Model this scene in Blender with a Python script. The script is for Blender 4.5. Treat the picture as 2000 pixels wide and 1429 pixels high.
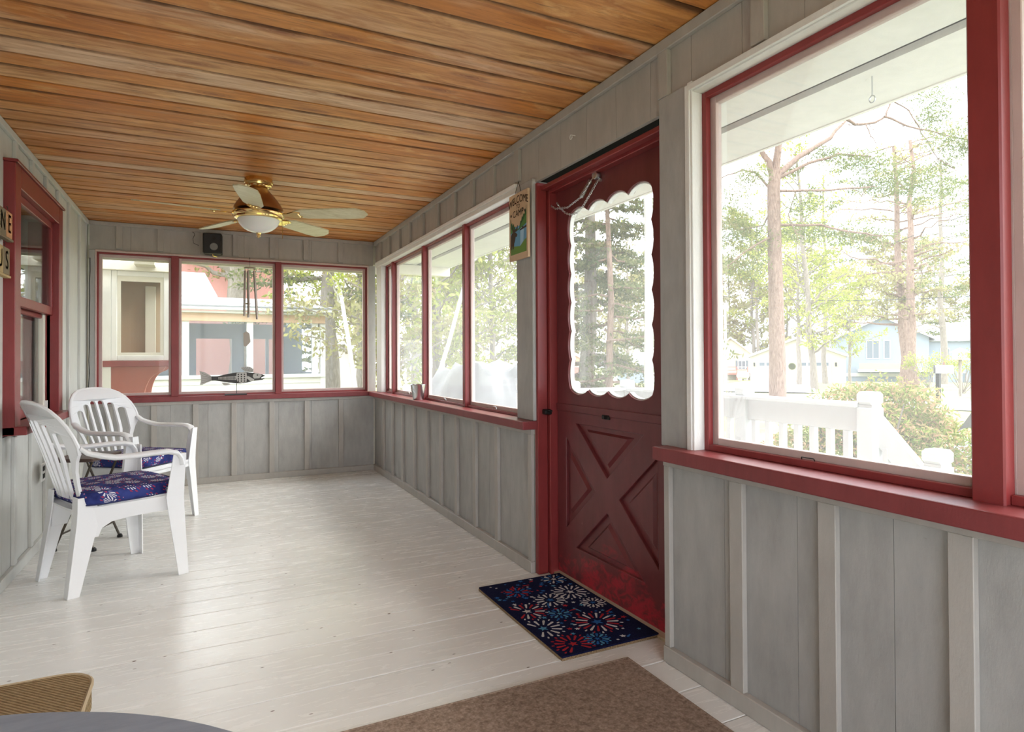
import bpy, bmesh, math, random
import numpy as np
from mathutils import Vector, Matrix
from mathutils.geometry import tessellate_polygon

for o in list(bpy.data.objects): bpy.data.objects.remove(o)
scene = bpy.context.scene
COL = scene.collection
R = math.radians
random.seed(7)

# ------------------------------------------------------------------ camera
FPX, YAW, PIT, ROL, CZ, CY = 1223.114, .4542932, .010478965, -.0047515536, 1.14478, 685.831
vF = Vector((math.sin(YAW)*math.cos(PIT), math.cos(YAW)*math.cos(PIT), math.sin(PIT)))
vR0 = Vector((math.cos(YAW), -math.sin(YAW), 0)); vU0 = vR0.cross(vF)
vR = vR0*math.cos(ROL) + vU0*math.sin(ROL); vU = vU0*math.cos(ROL) - vR0*math.sin(ROL)
cam_data = bpy.data.cameras.new('camera'); cam = bpy.data.objects.new('camera', cam_data); COL.objects.link(cam)
M = Matrix((vR, vU, -vF)).transposed().to_4x4(); M.translation = (0, 0, CZ)
cam.matrix_world = M
cam_data.sensor_width = 36; cam_data.lens = FPX*36/2000
cam_data.shift_y = (CY-714.5)/2000
cam_data.clip_end = 800
scene.camera = cam

# ------------------------------------------------------------------ sky and exposure
SKY = 1.0
w = bpy.data.worlds.new('sky'); scene.world = w; w.use_nodes = True
nt = w.node_tree; nt.nodes.clear()
out = nt.nodes.new('ShaderNodeOutputWorld'); bg = nt.nodes.new('ShaderNodeBackground')
tc = nt.nodes.new('ShaderNodeTexCoord'); mp = nt.nodes.new('ShaderNodeMapping'); mp.inputs['Scale'].default_value = (2.2, 2.2, 6)
nz = nt.nodes.new('ShaderNodeTexNoise'); nz.inputs['Scale'].default_value = 1.6; nz.inputs['Detail'].default_value = 6; nz.inputs['Roughness'].default_value = .62
cr = nt.nodes.new('ShaderNodeValToRGB')
cr.color_ramp.elements[0].position = .36; cr.color_ramp.elements[0].color = (.60, .75, .96, 1)
cr.color_ramp.elements[1].position = .58; cr.color_ramp.elements[1].color = (1, .985, .955, 1)
nt.links.new(tc.outputs['Generated'], mp.inputs['Vector']); nt.links.new(mp.outputs['Vector'], nz.inputs['Vector'])
nt.links.new(nz.outputs['Fac'], cr.inputs['Fac']); nt.links.new(cr.outputs['Color'], bg.inputs['Color'])
bg.inputs['Strength'].default_value = SKY
nt.links.new(bg.outputs['Background'], out.inputs['Surface'])
scene.view_settings.view_transform = 'Standard'; scene.view_settings.look = 'None'
scene.view_settings.exposure = 3.0; scene.view_settings.gamma = 1
scene.view_settings.use_curve_mapping = False

sun_data = bpy.data.lights.new('sun', 'SUN'); sun = bpy.data.objects.new('sun', sun_data); COL.objects.link(sun)
sun_data.energy = .55; sun_data.angle = R(28); sun_data.color = (1, .95, .87)
sun.rotation_euler = Vector((-math.cos(R(37))*math.cos(R(-22)), -math.cos(R(37))*math.sin(R(-22)), -math.sin(R(37)))).to_track_quat('-Z', 'Y').to_euler(); sun.location = (8, -3, 8)

# ------------------------------------------------------------------ materials
def _node(nt, t, **k):
    n = nt.nodes.new(t)
    for a, b in k.items():
        if a in n.inputs: n.inputs[a].default_value = b
        else: setattr(n, a, b)
    return n
class MT:
    """small node-tree helper"""
    def __init__(s, name, rough=.6, spec=.3):
        s.m = bpy.data.materials.new(name); s.m.use_nodes = True; s.nt = s.m.node_tree; s.nt.nodes.clear()
        s.out = s.n('ShaderNodeOutputMaterial'); s.b = s.n('ShaderNodeBsdfPrincipled')
        s.b.inputs['Roughness'].default_value = rough; s.b.inputs['Specular IOR Level'].default_value = spec
        s.l(s.b.outputs[0], s.out.inputs[0])
    def n(s, t, **k): return _node(s.nt, t, **k)
    def l(s, a, b): s.nt.links.new(a, b)
    def coord(s, kind='Object', scale=(1, 1, 1), loc=(0, 0, 0), rnd=0):
        t = s.n('ShaderNodeTexCoord'); m = s.n('ShaderNodeMapping'); m.inputs['Scale'].default_value = scale; m.inputs['Location'].default_value = loc
        src = t.outputs[kind]
        if rnd:
            oi = s.n('ShaderNodeObjectInfo'); mu = s.n('ShaderNodeMath', operation='MULTIPLY'); mu.inputs[1].default_value = rnd; s.l(oi.outputs['Random'], mu.inputs[0])
            ad = s.n('ShaderNodeVectorMath', operation='ADD'); s.l(src, ad.inputs[0]); s.l(mu.outputs[0], ad.inputs[1]); src = ad.outputs[0]
        s.l(src, m.inputs[0]); return m.outputs[0]
    def world(s, scale=(1, 1, 1), rnd=0):
        g = s.n('ShaderNodeNewGeometry'); m = s.n('ShaderNodeMapping'); m.inputs['Scale'].default_value = scale; src = g.outputs['Position']
        if rnd:
            oi = s.n('ShaderNodeObjectInfo'); mu = s.n('ShaderNodeMath', operation='MULTIPLY'); mu.inputs[1].default_value = rnd; s.l(oi.outputs['Random'], mu.inputs[0])
            ad = s.n('ShaderNodeVectorMath', operation='ADD'); s.l(src, ad.inputs[0]); s.l(mu.outputs[0], ad.inputs[1]); src = ad.outputs[0]
        s.l(src, m.inputs[0]); return m.outputs[0]
    def noise(s, vec, scale=5, detail=4, rough=.5, dist=0):
        n = s.n('ShaderNodeTexNoise'); n.inputs['Scale'].default_value = scale; n.inputs['Detail'].default_value = detail
        n.inputs['Roughness'].default_value = rough; n.inputs['Distortion'].default_value = dist; s.l(vec, n.inputs['Vector']); return n.outputs['Fac']
    def voro(s, vec, scale=5, feature='F1', dims='3D'):
        n = s.n('ShaderNodeTexVoronoi'); n.voronoi_dimensions = dims; n.feature = feature; n.inputs['Scale'].default_value = scale; s.l(vec, n.inputs['Vector']); return n
    def ramp(s, fac, stops):
        r = s.n('ShaderNodeValToRGB'); e = r.color_ramp.elements
        while len(e) < len(stops): e.new(.5)
        for q, (p, c) in zip(e, stops): q.position = p; q.color = (*c, 1) if len(c) == 3 else c
        s.l(fac, r.inputs[0]); return r.outputs[0]
    def fr(s, fac, a, b):
        return s.ramp(fac, [(a, (0, 0, 0)), (b, (1, 1, 1))])
    def mix(s, fac, a, b, mode='MIX'):
        m = s.n('ShaderNodeMix'); m.data_type = 'RGBA'; m.blend_type = mode
        for sock, v in ((m.inputs[0], fac), (m.inputs[6], a), (m.inputs[7], b)):
            if hasattr(v, 'is_output'): s.l(v, sock)
            elif isinstance(v, (int, float)): sock.default_value = v
            else: sock.default_value = (*v, 1)
        return m.outputs[2]
    def math(s, op, a, b=None, c=None):
        m = s.n('ShaderNodeMath', operation=op)
        for i, v in enumerate((a, b, c)):
            if v is None: continue
            if hasattr(v, 'is_output'): s.l(v, m.inputs[i])
            else: m.inputs[i].default_value = v
        return m.outputs[0]
    def col(s, c):
        if hasattr(c, 'is_output'): s.l(c, s.b.inputs['Base Color'])
        else: s.b.inputs['Base Color'].default_value = (*c, 1)
        return s
    def rgh(s, v): s.l(v, s.b.inputs['Roughness']); return s
    def bump(s, h, strength=.3, dist=.01):
        b = s.n('ShaderNodeBump'); b.inputs['Strength'].default_value = strength; b.inputs['Distance'].default_value = dist
        s.l(h, b.inputs['Height']); s.l(b.outputs[0], s.b.inputs['Normal']); return s

def painted(name, c, rough=.5, var=.12, grain=(2, 2, .6), bump=.25, spec=.35, wear=None, scale=9):
    t = MT(name, rough, spec)
    v = t.world(grain, rnd=30); n = t.noise(v, scale, 6, .65)
    big = t.noise(t.world((1, 1, 1), rnd=9), 2.3, 3, .6)
    d = tuple(q*(1-var*1.6) for q in c); h = tuple(min(1, q*(1+var)) for q in c)
    cc = t.mix(.45, t.ramp(n, [(.3, d), (.7, h)]), t.ramp(big, [(.3, d), (.7, h)]))
    if wear:
        wn = t.fr(t.noise(t.world((6, 6, 6)), 3.1, 8, .75), .66, .72)
        cc = t.mix(wn, cc, wear)
    t.col(cc); t.bump(t.noise(t.world(tuple(g*4 for g in grain), rnd=30), scale*2.2, 5, .7), bump, .004)
    return t.m
def plain(name, c, rough=.5, metal=0, spec=.4):
    t = MT(name, rough, spec); t.col(c); t.b.inputs['Metallic'].default_value = metal; return t.m

GREY = (.42, .392, .355)
M_grey = painted('grey_paint', GREY, .55, .10)
M_greyL = painted('pale_grey_paint', (.60, .595, .56), .5, .06)
M_greyW = painted('grey_paint_weathered', (.40, .39, .37), .6, .14, wear=(.27, .25, .21))
M_red = painted('red_paint', (.225, .042, .044), .38, .14, bump=.2, wear=(.30, .085, .08))
M_redD = painted('red_trim_paint', (.24, .034, .034), .35, .12, bump=.12)
M_white = painted('white_paint', (.80, .79, .76), .5, .05, bump=.2)
M_whiteW = painted('white_paint_weathered', (.78, .77, .74), .6, .06, bump=.5, wear=(.5, .47, .42))
M_cream = painted('cream_paint', (.74, .70, .60), .5, .05)
M_pinkish = painted('worn_pinkish_frame', (.56, .43, .40), .5, .08, wear=(.45, .22, .2))
M_dark = plain('dark_void', (.01, .009, .009), .9)
M_black = plain('black_plastic', (.012, .012, .013), .35)
M_blackm = plain('black_iron', (.02, .019, .018), .45, .6)
M_steel = plain('galvanised_steel', (.62, .64, .66), .28, 1)
M_brass = plain('polished_brass', (.80, .58, .25), .16, 1)
M_bronze = plain('dark_bronze_tube', (.30, .25, .22), .38, .85)
M_plastic = plain('white_plastic', (.80, .80, .81), .34, 0, .45)

def floor_mat():
    t = MT('white_floor_paint', .3, .5)
    v = t.world((1.2, 9, 9), rnd=20); g = t.noise(v, 4.5, 6, .68, .6)
    big = t.noise(t.world((1, 2, 1), rnd=5), 1.7, 4, .6)
    base = t.mix(.5, t.ramp(g, [(.3, (.73, .715, .685)), (.65, (.78, .765, .735))]), t.ramp(big, [(.3, (.69, .675, .64)), (.7, (.79, .78, .75))]))
    nail = t.voro(t.world((2.4, 5.6, 1), rnd=3), 1.0, dims='2D'); nf = t.fr(nail.outputs['Distance'], .010, .02)
    sp = t.fr(t.noise(t.world((3, 16, 1), rnd=20), 6.5, 8, .8), .70, .76)
    c = t.mix(sp, base, (.45, .385, .31)); c = t.mix(nf, (.12, .08, .06), c)
    # dirt that collects along the outer wall and the threshold
    sx = t.n('ShaderNodeSeparateXYZ'); ge = t.n('ShaderNodeNewGeometry'); t.l(ge.outputs['Position'], sx.inputs[0])
    edge = t.fr(t.math('ADD', sx.outputs[0], t.math('MULTIPLY', t.noise(t.world((3, 3, 1)), 2.2, 5, .6), .5)), 1.55, 1.95)
    c = t.mix(t.math('MULTIPLY', edge, .4), c, (.52, .44, .36))
    t.col(c); t.rgh(t.ramp(g, [(.3, (.30,)*3), (.7, (.22,)*3)])); t.bump(t.noise(t.world((2, 26, 4), rnd=20), 5, 6, .7, .5), .07, .004)
    return t.m
M_floor = floor_mat()

def pine_mat():
    t = MT('stained_pine', .42, .35)
    v = t.world((.9, 9, 9), rnd=60); g = t.noise(v, 3.0, 7, .66, 1.1)
    oi = t.n('ShaderNodeObjectInfo')
    tone = t.ramp(oi.outputs['Random'], [(0, (.70, .25, .045)), (.2, (.74, .32, .09)), (.36, (.76, .46, .22)), (.5, (.66, .235, .04)), (.64, (.80, .56, .36)), (.76, (.64, .23, .045)), (.9, (.76, .36, .11)), (1, (.78, .50, .29))])
    pale = t.noise(t.world((.7, 3, 3), rnd=41), 1.9, 4, .6); c = t.mix(t.math('MULTIPLY', t.fr(pale, .50, .70), .65), tone, (.82, .60, .41))
    c = t.mix(t.ramp(g, [(.30, (.9,)*3), (.45, (.42,)*3), (.62, (0,)*3)]), c, (.36, .115, .022))
    mot = t.noise(t.world((1.3, 5, 3), rnd=19), 2.2, 6, .68, .7); c = t.mix(t.math('MULTIPLY', t.fr(mot, .50, .68), .6), c, (.44, .15, .028)); mo2 = t.noise(t.world((1.8, 6, 3), rnd=29), 2.0, 5, .7, .5); c = t.mix(t.math('MULTIPLY', t.fr(mo2, .56, .70), .55), c, (.86, .52, .22))
    streak = t.noise(t.world((1.1, 16, 16), rnd=77), 2.6, 6, .75, .4); c = t.mix(t.math('MULTIPLY', t.fr(streak, .58, .70), .75), c, (.12, .05, .026))
    k = t.voro(t.world((.95, 3.6, 1), rnd=33), 1.0, dims='2D'); kd = t.math('ADD', k.outputs['Distance'], t.math('MULTIPLY', t.noise(t.world((14, 40, 1)), 1, 2), .03))
    c = t.mix(t.ramp(kd, [(.028, (.85,)*3), (.045, (.45,)*3), (.055, (.8,)*3), (.062, (.30,)*3), (.075, (.55,)*3), (.12, (0,)*3)]), c, (.26, .07, .02))
    uv = t.n('ShaderNodeTexCoord'); sx = t.n('ShaderNodeSeparateXYZ'); t.l(uv.outputs['Generated'], sx.inputs[0])
    e = t.math('ABSOLUTE', t.math('SUBTRACT', sx.outputs[1], .5)); en = t.math('ADD', e, t.math('MULTIPLY', t.noise(t.world((1.2, 3, 1), rnd=12), 2.4, 5, .7), .16))
    c = t.mix(t.math('MULTIPLY', t.fr(en, .50, .58), .9), c, (.09, .035, .018))
    t.col(c); t.bump(g, .15, .004); return t.m
M_pine = pine_mat()

def door_mat():
    t = MT('red_door_paint', .36, .4)
    n = t.noise(t.world((2, 2, .8)), 7, 6, .65)
    c = t.ramp(n, [(.3, (.125, .024, .027)), (.7, (.170, .036, .038))])
    sx = t.n('ShaderNodeSeparateXYZ'); ge = t.n('ShaderNodeNewGeometry'); t.l(ge.outputs['Position'], sx.inputs[0])
    h = t.math('ADD', sx.outputs[2], t.math('MULTIPLY', t.noise(t.world((1, 2.2, 3.2)), 2.1, 6, .65, .8), .75))
    patch = t.ramp(h, [(.40, (1,)*3), (.48, (.8,)*3), (.54, (0,)*3)])
    scr = t.fr(t.noise(t.world((2, 5, 7)), 3.5, 7, .7, 1), .40, .56)
    c = t.mix(t.math('MULTIPLY', patch, scr), c, (.42, .03, .042))
    chip = t.fr(t.noise(t.world((3, 5, 2)), 9, 4, .7), .735, .76); c = t.mix(chip, c, (.42, .2, .18))
    t.col(c); t.bump(n, .12, .004); return t.m
M_door = door_mat()

def pane_mat(name, veil, tint=(.97, .98, .97), gloss=.5):
    m = bpy.data.materials.new(name); m.use_nodes = True; nt = m.node_tree; nt.nodes.clear()
    o = _node(nt, 'ShaderNodeOutputMaterial'); tr = _node(nt, 'ShaderNodeBsdfTransparent'); tr.inputs[0].default_value = (*tint, 1)
    tl = _node(nt, 'ShaderNodeBsdfTranslucent'); tl.inputs[0].default_value = (.9, .9, .9, 1)
    mx = _node(nt, 'ShaderNodeMixShader'); mx.inputs[0].default_value = veil
    gl = _node(nt, 'ShaderNodeBsdfGlossy'); gl.inputs['Roughness'].default_value = .02
    f = _node(nt, 'ShaderNodeFresnel'); f.inputs[0].default_value = 1.45
    mu = _node(nt, 'ShaderNodeMath', operation='MULTIPLY'); mu.inputs[1].default_value = gloss
    m2 = _node(nt, 'ShaderNodeMixShader')
    L = nt.links.new
    L(tr.outputs[0], mx.inputs[1]); L(tl.outputs[0], mx.inputs[2]); L(f.outputs[0], mu.inputs[0]); L(mu.outputs[0], m2.inputs[0])
    L(mx.outputs[0], m2.inputs[1]); L(gl.outputs[0], m2.inputs[2]); L(m2.outputs[0], o.inputs[0]); return m
M_pane = pane_mat('hazy_window_pane', .042, gloss=.2)
M_paneS = pane_mat('fine_insect_screen', .07, gloss=.05)
M_glass = pane_mat('clear_glass', .015, gloss=.6)

def leaf_mat(name, stops, rough=.7, trans=.35):
    m = bpy.data.materials.new(name); m.use_nodes = True; nt = m.node_tree; nt.nodes.clear()
    o = _node(nt, 'ShaderNodeOutputMaterial'); g = _node(nt, 'ShaderNodeNewGeometry'); r = _node(nt, 'ShaderNodeValToRGB'); e = r.color_ramp.elements
    while len(e) < len(stops): e.new(.5)
    for q, (p, c) in zip(e, stops): q.position = p; q.color = (*c, 1)
    d = _node(nt, 'ShaderNodeBsdfDiffuse'); t = _node(nt, 'ShaderNodeBsdfTranslucent'); mx = _node(nt, 'ShaderNodeMixShader'); mx.inputs[0].default_value = trans
    L = nt.links.new; L(g.outputs['Random Per Island'], r.inputs[0]); L(r.outputs[0], d.inputs[0]); L(r.outputs[0], t.inputs[0])
    L(d.outputs[0], mx.inputs[1]); L(t.outputs[0], mx.inputs[2]); L(mx.outputs[0], o.inputs[0]); return m
def bark_mat(name, a, b, sc=6):
    t = MT(name, .85, .1); n = t.noise(t.coord('Object', (3, 3, .6)), sc, 6, .7, .8); t.col(t.ramp(n, [(.35, a), (.65, b)])); t.bump(n, .7, .05); return t.m

# ------------------------------------------------------------------ object helpers
def link(o): COL.objects.link(o); return o
def tag(o, label=None, cat=None, group=None, kind=None):
    if label: o['label'] = label
    if cat: o['category'] = cat
    if group: o['group'] = group
    if kind: o['kind'] = kind
    return o
def thing(name, label, cat, loc=(0, 0, 0), rz=0, group=None, kind=None):
    o = link(bpy.data.objects.new(name, None)); o.location = loc; o.rotation_euler = (0, 0, rz); o.empty_display_size = .1
    return tag(o, label, cat, group, kind)
def origin(o):
    v = Vector((0, 0, 0))
    while o is not None: v += o.location; o = o.parent
    return v
def copy_tree(o, parent=None):
    c = o.copy(); COL.objects.link(c); c.parent = parent
    for ch in list(o.children): copy_tree(ch, c)
    return c
class MB:
    def __init__(s): s.v = []; s.f = []
    def add(s, vs, fs):
        b = len(s.v); s.v.extend(Vector(p) for p in vs); s.f.extend(tuple(i+b for i in f) for f in fs); return s
    def box(s, x0, x1, y0, y1, z0, z1, c=0):
        x0, x1 = min(x0, x1), max(x0, x1); y0, y1 = min(y0, y1), max(y0, y1); z0, z1 = min(z0, z1), max(z0, z1)
        if c <= 0:
            return s.add([(x0,y0,z0),(x1,y0,z0),(x1,y1,z0),(x0,y1,z0),(x0,y0,z1),(x1,y0,z1),(x1,y1,z1),(x0,y1,z1)],
                         [(3,2,1,0),(4,5,6,7),(0,1,5,4),(1,2,6,5),(2,3,7,6),(3,0,4,7)])
        bm = bmesh.new(); bmesh.ops.create_cube(bm, size=1)
        for v in bm.verts: v.co = Vector(((x0+x1)/2+v.co.x*(x1-x0), (y0+y1)/2+v.co.y*(y1-y0), (z0+z1)/2+v.co.z*(z1-z0)))
        bmesh.ops.bevel(bm, geom=bm.edges[:], offset=min(c, .45*min(x1-x0, y1-y0, z1-z0)), segments=1, affect='EDGES')
        bm.verts.index_update(); s.add([v.co for v in bm.verts], [[v.index for v in f.verts] for f in bm.faces]); bm.free(); return s
    def tube(s, pts, rad, n=8, cap=True, flat=1.0, up=None):
        pts = [Vector(p) for p in pts]; k = len(pts); rs = rad if isinstance(rad, (list, tuple)) else [rad]*k
        rings = []; prev = Vector(up) if up else None
        for i, p in enumerate(pts):
            t = (pts[min(i+1, k-1)]-pts[max(i-1, 0)]).normalized()
            if prev is None: prev = Vector((0, 0, 1)) if abs(t.z) < .9 else Vector((1, 0, 0))
            a = (prev-t*prev.dot(t)).normalized(); b = t.cross(a); prev = a
            rings.append([p+a*math.cos(2*math.pi*j/n)*rs[i]*flat+b*math.sin(2*math.pi*j/n)*rs[i] for j in range(n)])
        vs = [q for r in rings for q in r]; fs = []
        for i in range(k-1):
            for j in range(n): fs.append((i*n+j, i*n+(j+1) % n, (i+1)*n+(j+1) % n, (i+1)*n+j))
        if cap: fs.append(tuple(reversed(range(n)))); fs.append(tuple((k-1)*n+j for j in range(n)))
        return s.add(vs, fs)
    def lathe(s, prof, c=(0, 0, 0), n=24, axis='z'):
        vs = []; fs = []; k = len(prof)
        for (r, z) in prof:
            for j in range(n):
                a = 2*math.pi*j/n; p = (r*math.cos(a), r*math.sin(a), z)
                if axis == 'x': p = (z, p[0], p[1])
                if axis == 'y': p = (p[0], z, p[1])
                vs.append((p[0]+c[0], p[1]+c[1], p[2]+c[2]))
        for i in range(k-1):
            for j in range(n): fs.append((i*n+j, i*n+(j+1) % n, (i+1)*n+(j+1) % n, (i+1)*n+j))
        if prof[0][0] > 1e-4: fs.append(tuple(reversed(range(n))))
        if prof[-1][0] > 1e-4: fs.append(tuple((k-1)*n+j for j in range(n)))
        return s.add(vs, fs)
    def loft(s, rings, cap=True):
        n = len(rings[0]); vs = [q for r in rings for q in r]; fs = []
        for i in range(len(rings)-1):
            for j in range(n): fs.append((i*n+j, i*n+(j+1) % n, (i+1)*n+(j+1) % n, (i+1)*n+j))
        if cap: fs.append(tuple(reversed(range(n)))); fs.append(tuple((len(rings)-1)*n+j for j in range(n)))
        return s.add(vs, fs)
    def shape(s, loops, t0, t1, fn):
        """2-D outline with holes, given thickness t0..t1 and mapped to space by fn(u, v, t)"""
        tris = tessellate_polygon([[Vector((p[0], p[1], 0)) for p in lp] for lp in loops]); flat = [p for lp in loops for p in lp]; n = len(flat)
        vs = [fn(p[0], p[1], t0) for p in flat]+[fn(p[0], p[1], t1) for p in flat]; fs = []
        for a, b, c in tris: fs.append((a, b, c)); fs.append((c+n, b+n, a+n))
        o = 0
        for lp in loops:
            m = len(lp)
            for j in range(m): fs.append((o+j, o+(j+1) % m, n+o+(j+1) % m, n+o+j))
            o += m
        return s.add(vs, fs)
    def build(s, name, mat, parent=None, smooth=False, world=True, bevel=0, loc=None, sub=0, kind=None, angle=40):
        off = origin(parent) if (world and parent is not None) else Vector((0, 0, 0))
        l = Vector(loc) if loc is not None else Vector((0, 0, 0))
        me = bpy.data.meshes.new(name); me.from_pydata([tuple(v-off-l) for v in s.v], [], s.f)
        bm = bmesh.new(); bm.from_mesh(me); bmesh.ops.recalc_face_normals(bm, faces=bm.faces[:]); bm.to_mesh(me); bm.free()
        if smooth: me.shade_smooth(); me.set_sharp_from_angle(angle=R(angle))
        me.materials.append(mat); o = link(bpy.data.objects.new(name, me)); o.parent = parent; o.location = l
        if bevel:
            b = o.modifiers.new('bevel', 'BEVEL'); b.width = bevel; b.segments = 2; b.limit_method = 'ANGLE'; b.angle_limit = R(40)
        if sub:
            b = o.modifiers.new('sub', 'SUBSURF'); b.levels = sub; b.render_levels = sub
        if kind: o['kind'] = kind
        return o
def B(name, mat, parent, *a, c=0, kind=None):
    return MB().box(*a, c=c).build(name, mat, parent, kind=kind)
def at(u, v, depth):
    return Vector((0, 0, CZ)) + (vF + vR*((u-1000)/FPX) + vU*((CY-v)/FPX))*depth
def ground_z(x, y):
    d = math.hypot(x, y); return -.6-.022*max(0, min(d, 110)-28)
def foot(u, depth):
    p = at(u, 700, depth); return Vector((p.x, p.y, ground_z(p.x, p.y)))
def quads(name, mat, parent, centers, size, aspect=.45, seed=1, up=None, kind='stuff', sizevar=.5, tri=False):
    """a mass of small leaf blades, each one a real face turned its own way"""
    rg = np.random.default_rng(seed); c = np.asarray(centers, float); n = len(c)
    a = rg.normal(size=(n, 3))
    if up is not None: a = a*.6+np.asarray(up)[None]
    a /= np.linalg.norm(a, axis=1)[:, None]; b = np.cross(a, rg.normal(size=(n, 3))); b /= np.linalg.norm(b, axis=1)[:, None]
    sz = size*(1-sizevar/2+sizevar*rg.random(n))[:, None]; a = a*sz*.5; b = b*sz*.5*aspect
    off = np.array(origin(parent)) if parent is not None else 0
    v = np.stack([c-a, c+b, c+a, c-b], 1).reshape(-1, 3)-off
    me = bpy.data.meshes.new(name); me.vertices.add(4*n); me.vertices.foreach_set('co', v.ravel().astype(np.float32))
    me.loops.add(4*n); me.loops.foreach_set('vertex_index', np.arange(4*n, dtype=np.int32)); me.polygons.add(n)
    me.polygons.foreach_set('loop_start', np.arange(0, 4*n, 4, dtype=np.int32)); me.update(calc_edges=True); me.materials.append(mat)
    o = link(bpy.data.objects.new(name, me)); o.parent = parent
    if kind: o['kind'] = kind
    return o
def text_mesh(body, size, extrude=.001):
    cu = bpy.data.curves.new('lettering', 'FONT'); cu.body = body; cu.size = size; cu.extrude = extrude; cu.align_x = 'CENTER'; cu.align_y = 'CENTER'
    o = link(bpy.data.objects.new('lettering', cu)); dg = bpy.context.evaluated_depsgraph_get(); me = bpy.data.meshes.new_from_object(o.evaluated_get(dg))
    bpy.data.objects.remove(o); bpy.data.curves.remove(cu); return me
def lettering(body, size, mat, parent, place, name='lettering'):
    me = text_mesh(body, size); off = origin(parent)
    for v in me.vertices: v.co = Vector(place(v.co.x, v.co.y, v.co.z))-off
    me.materials.clear(); me.materials.append(mat); me.name = name
    o = link(bpy.data.objects.new(name, me)); o.parent = parent; return o

# ================================================================== ROOM SHELL
XL, XR, YF, YN, H = -.907, 1.5535, 6.431, -1.6, 2.35
XB = 1.576     # board face of outer wall
SZ0, SZ1, WT = .765, .81, 2.09   # sill, window head

floor = thing('floor', 'white painted plank floor of the porch', 'floor', (.32, 2.4, 0), kind='structure')
MB().box(XL-.15, 1.80, YN-.1, YF+.12, -.09, -.024).build('subfloor', M_dark, floor)
y = YN; ys = [YN]
rf = random.Random(3)
edges = [2.06, 2.26, 2.42, 2.61, 2.78, 2.97, 3.16, 3.33, 3.51, 3.66, 3.81, 4.0, 4.19, 4.36, 4.51, 4.70, 4.89, 5.06, 5.25, 5.43, 5.6, 5.79, 5.98, 6.15, 6.30, YF+.1]
b = 2.06
while b > YN: edges.insert(0, b-rf.choice([.175, .19, .2])); b = edges[0]
for a, b in zip(edges[:-1], edges[1:]):
    dz = rf.uniform(-.001, .0)
    x1 = 1.72 if 1.9 < (a+b)/2 < 2.92 else 1.60
    MB().box(XL-.1, x1, a+.0016, b-.0016, -.024, dz, c=.0025).build('floor_plank', M_floor, floor)

ceil = thing('ceiling', 'stained knotty pine plank ceiling', 'ceiling', (.32, 2.4, H), kind='structure')
MB().box(XL-.1, 1.75, YN-.1, YF+.15, H+.02, H+.05).build('ceiling_backing', M_dark, ceil)
ce = [1.5, 1.66, 1.93, 2.07, 2.30, 2.42, 2.61, 2.77, 2.91, 3.06, 3.19, 3.33, 3.45, 3.63, 3.76, 3.91, 4.05, 4.22, 4.34, 4.5]
while ce[-1] < YF: ce.append(ce[-1]+rf.choice([.12, .14, .155, .17]))
while ce[0] > YN: ce.insert(0, ce[0]-rf.choice([.15, .18, .22]))
for a, b in zip(ce[:-1], ce[1:]):
    dz = rf.uniform(0, .004)
    MB().box(XL-.06, 1.70, a+.003, min(b, YF+.1)-.003, H+dz, H+.02, c=.008).build('ceiling_plank', M_pine, ceil)

# ---- outer (right) wall
wr = thing('wall_right', 'grey board and batten outer wall of the porch', 'wall', (XB, 2.4, 0), kind='structure')
def low_boards(parent, y0, y1, step=.30):
    n = max(1, round((y1-y0)/step))
    for i in range(n):
        a = y0+(y1-y0)*i/n; b = y0+(y1-y0)*(i+1)/n
        B('wall_board', M_greyW, parent, XB, XB+.02, a+.0008, b-.0008, 0, SZ0)
low_boards(wr, 2.955, YF+.1); low_boards(wr, YN, 1.885)
B('outer_sheathing', M_white, wr, XB+.03, XB+.10, 2.98, YF+.1, -.1, SZ0); B('outer_sheathing', M_white, wr, XB+.03, XB+.10, YN, 1.80, -.1, SZ0)
far_b = [(6.10, 5.98), (5.77, 5.65), (5.44, 5.34), (5.09, 5.01), (4.745, 4.66), (4.43, 4.36), (4.11, 4.05), (3.775, 3.715), (3.435, 3.375)]
for a, b in far_b: B('batten', M_grey, wr, XR+.002, XB, a-.045, a, .055, .735, c=.002)
for a in (1.526, 1.192, .846, .5, .16, -.2, -.55, -.9, -1.25): B('batten', M_grey, wr, XR+.002, XB, a-.028, a+.028, .055, .735, c=.002)
for (a, b) in ((2.955, YF), (YN, 1.885)):
    B('under_sill_rail', M_grey, wr, XR, XB, a, b, .735, SZ0, c=.002); B('base_rail', M_grey, wr, XR-.004, XB, a, b, 0, .06, c=.003)
B('end_batten', M_grey, wr, XR+.002, XB, 2.958, 3.0, .06, .735, c=.002); B('end_batten', M_grey, wr, XR+.002, XB, 1.853, 1.883, .06, .735, c=.002)
B('door_side_post', M_grey, wr, XB, XB+.13, 2.95, 2.99, 0, 2.08); B('door_side_post', M_grey, wr, XB+.001, XB+.14, 1.84, 1.888, 0, 2.08)
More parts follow.
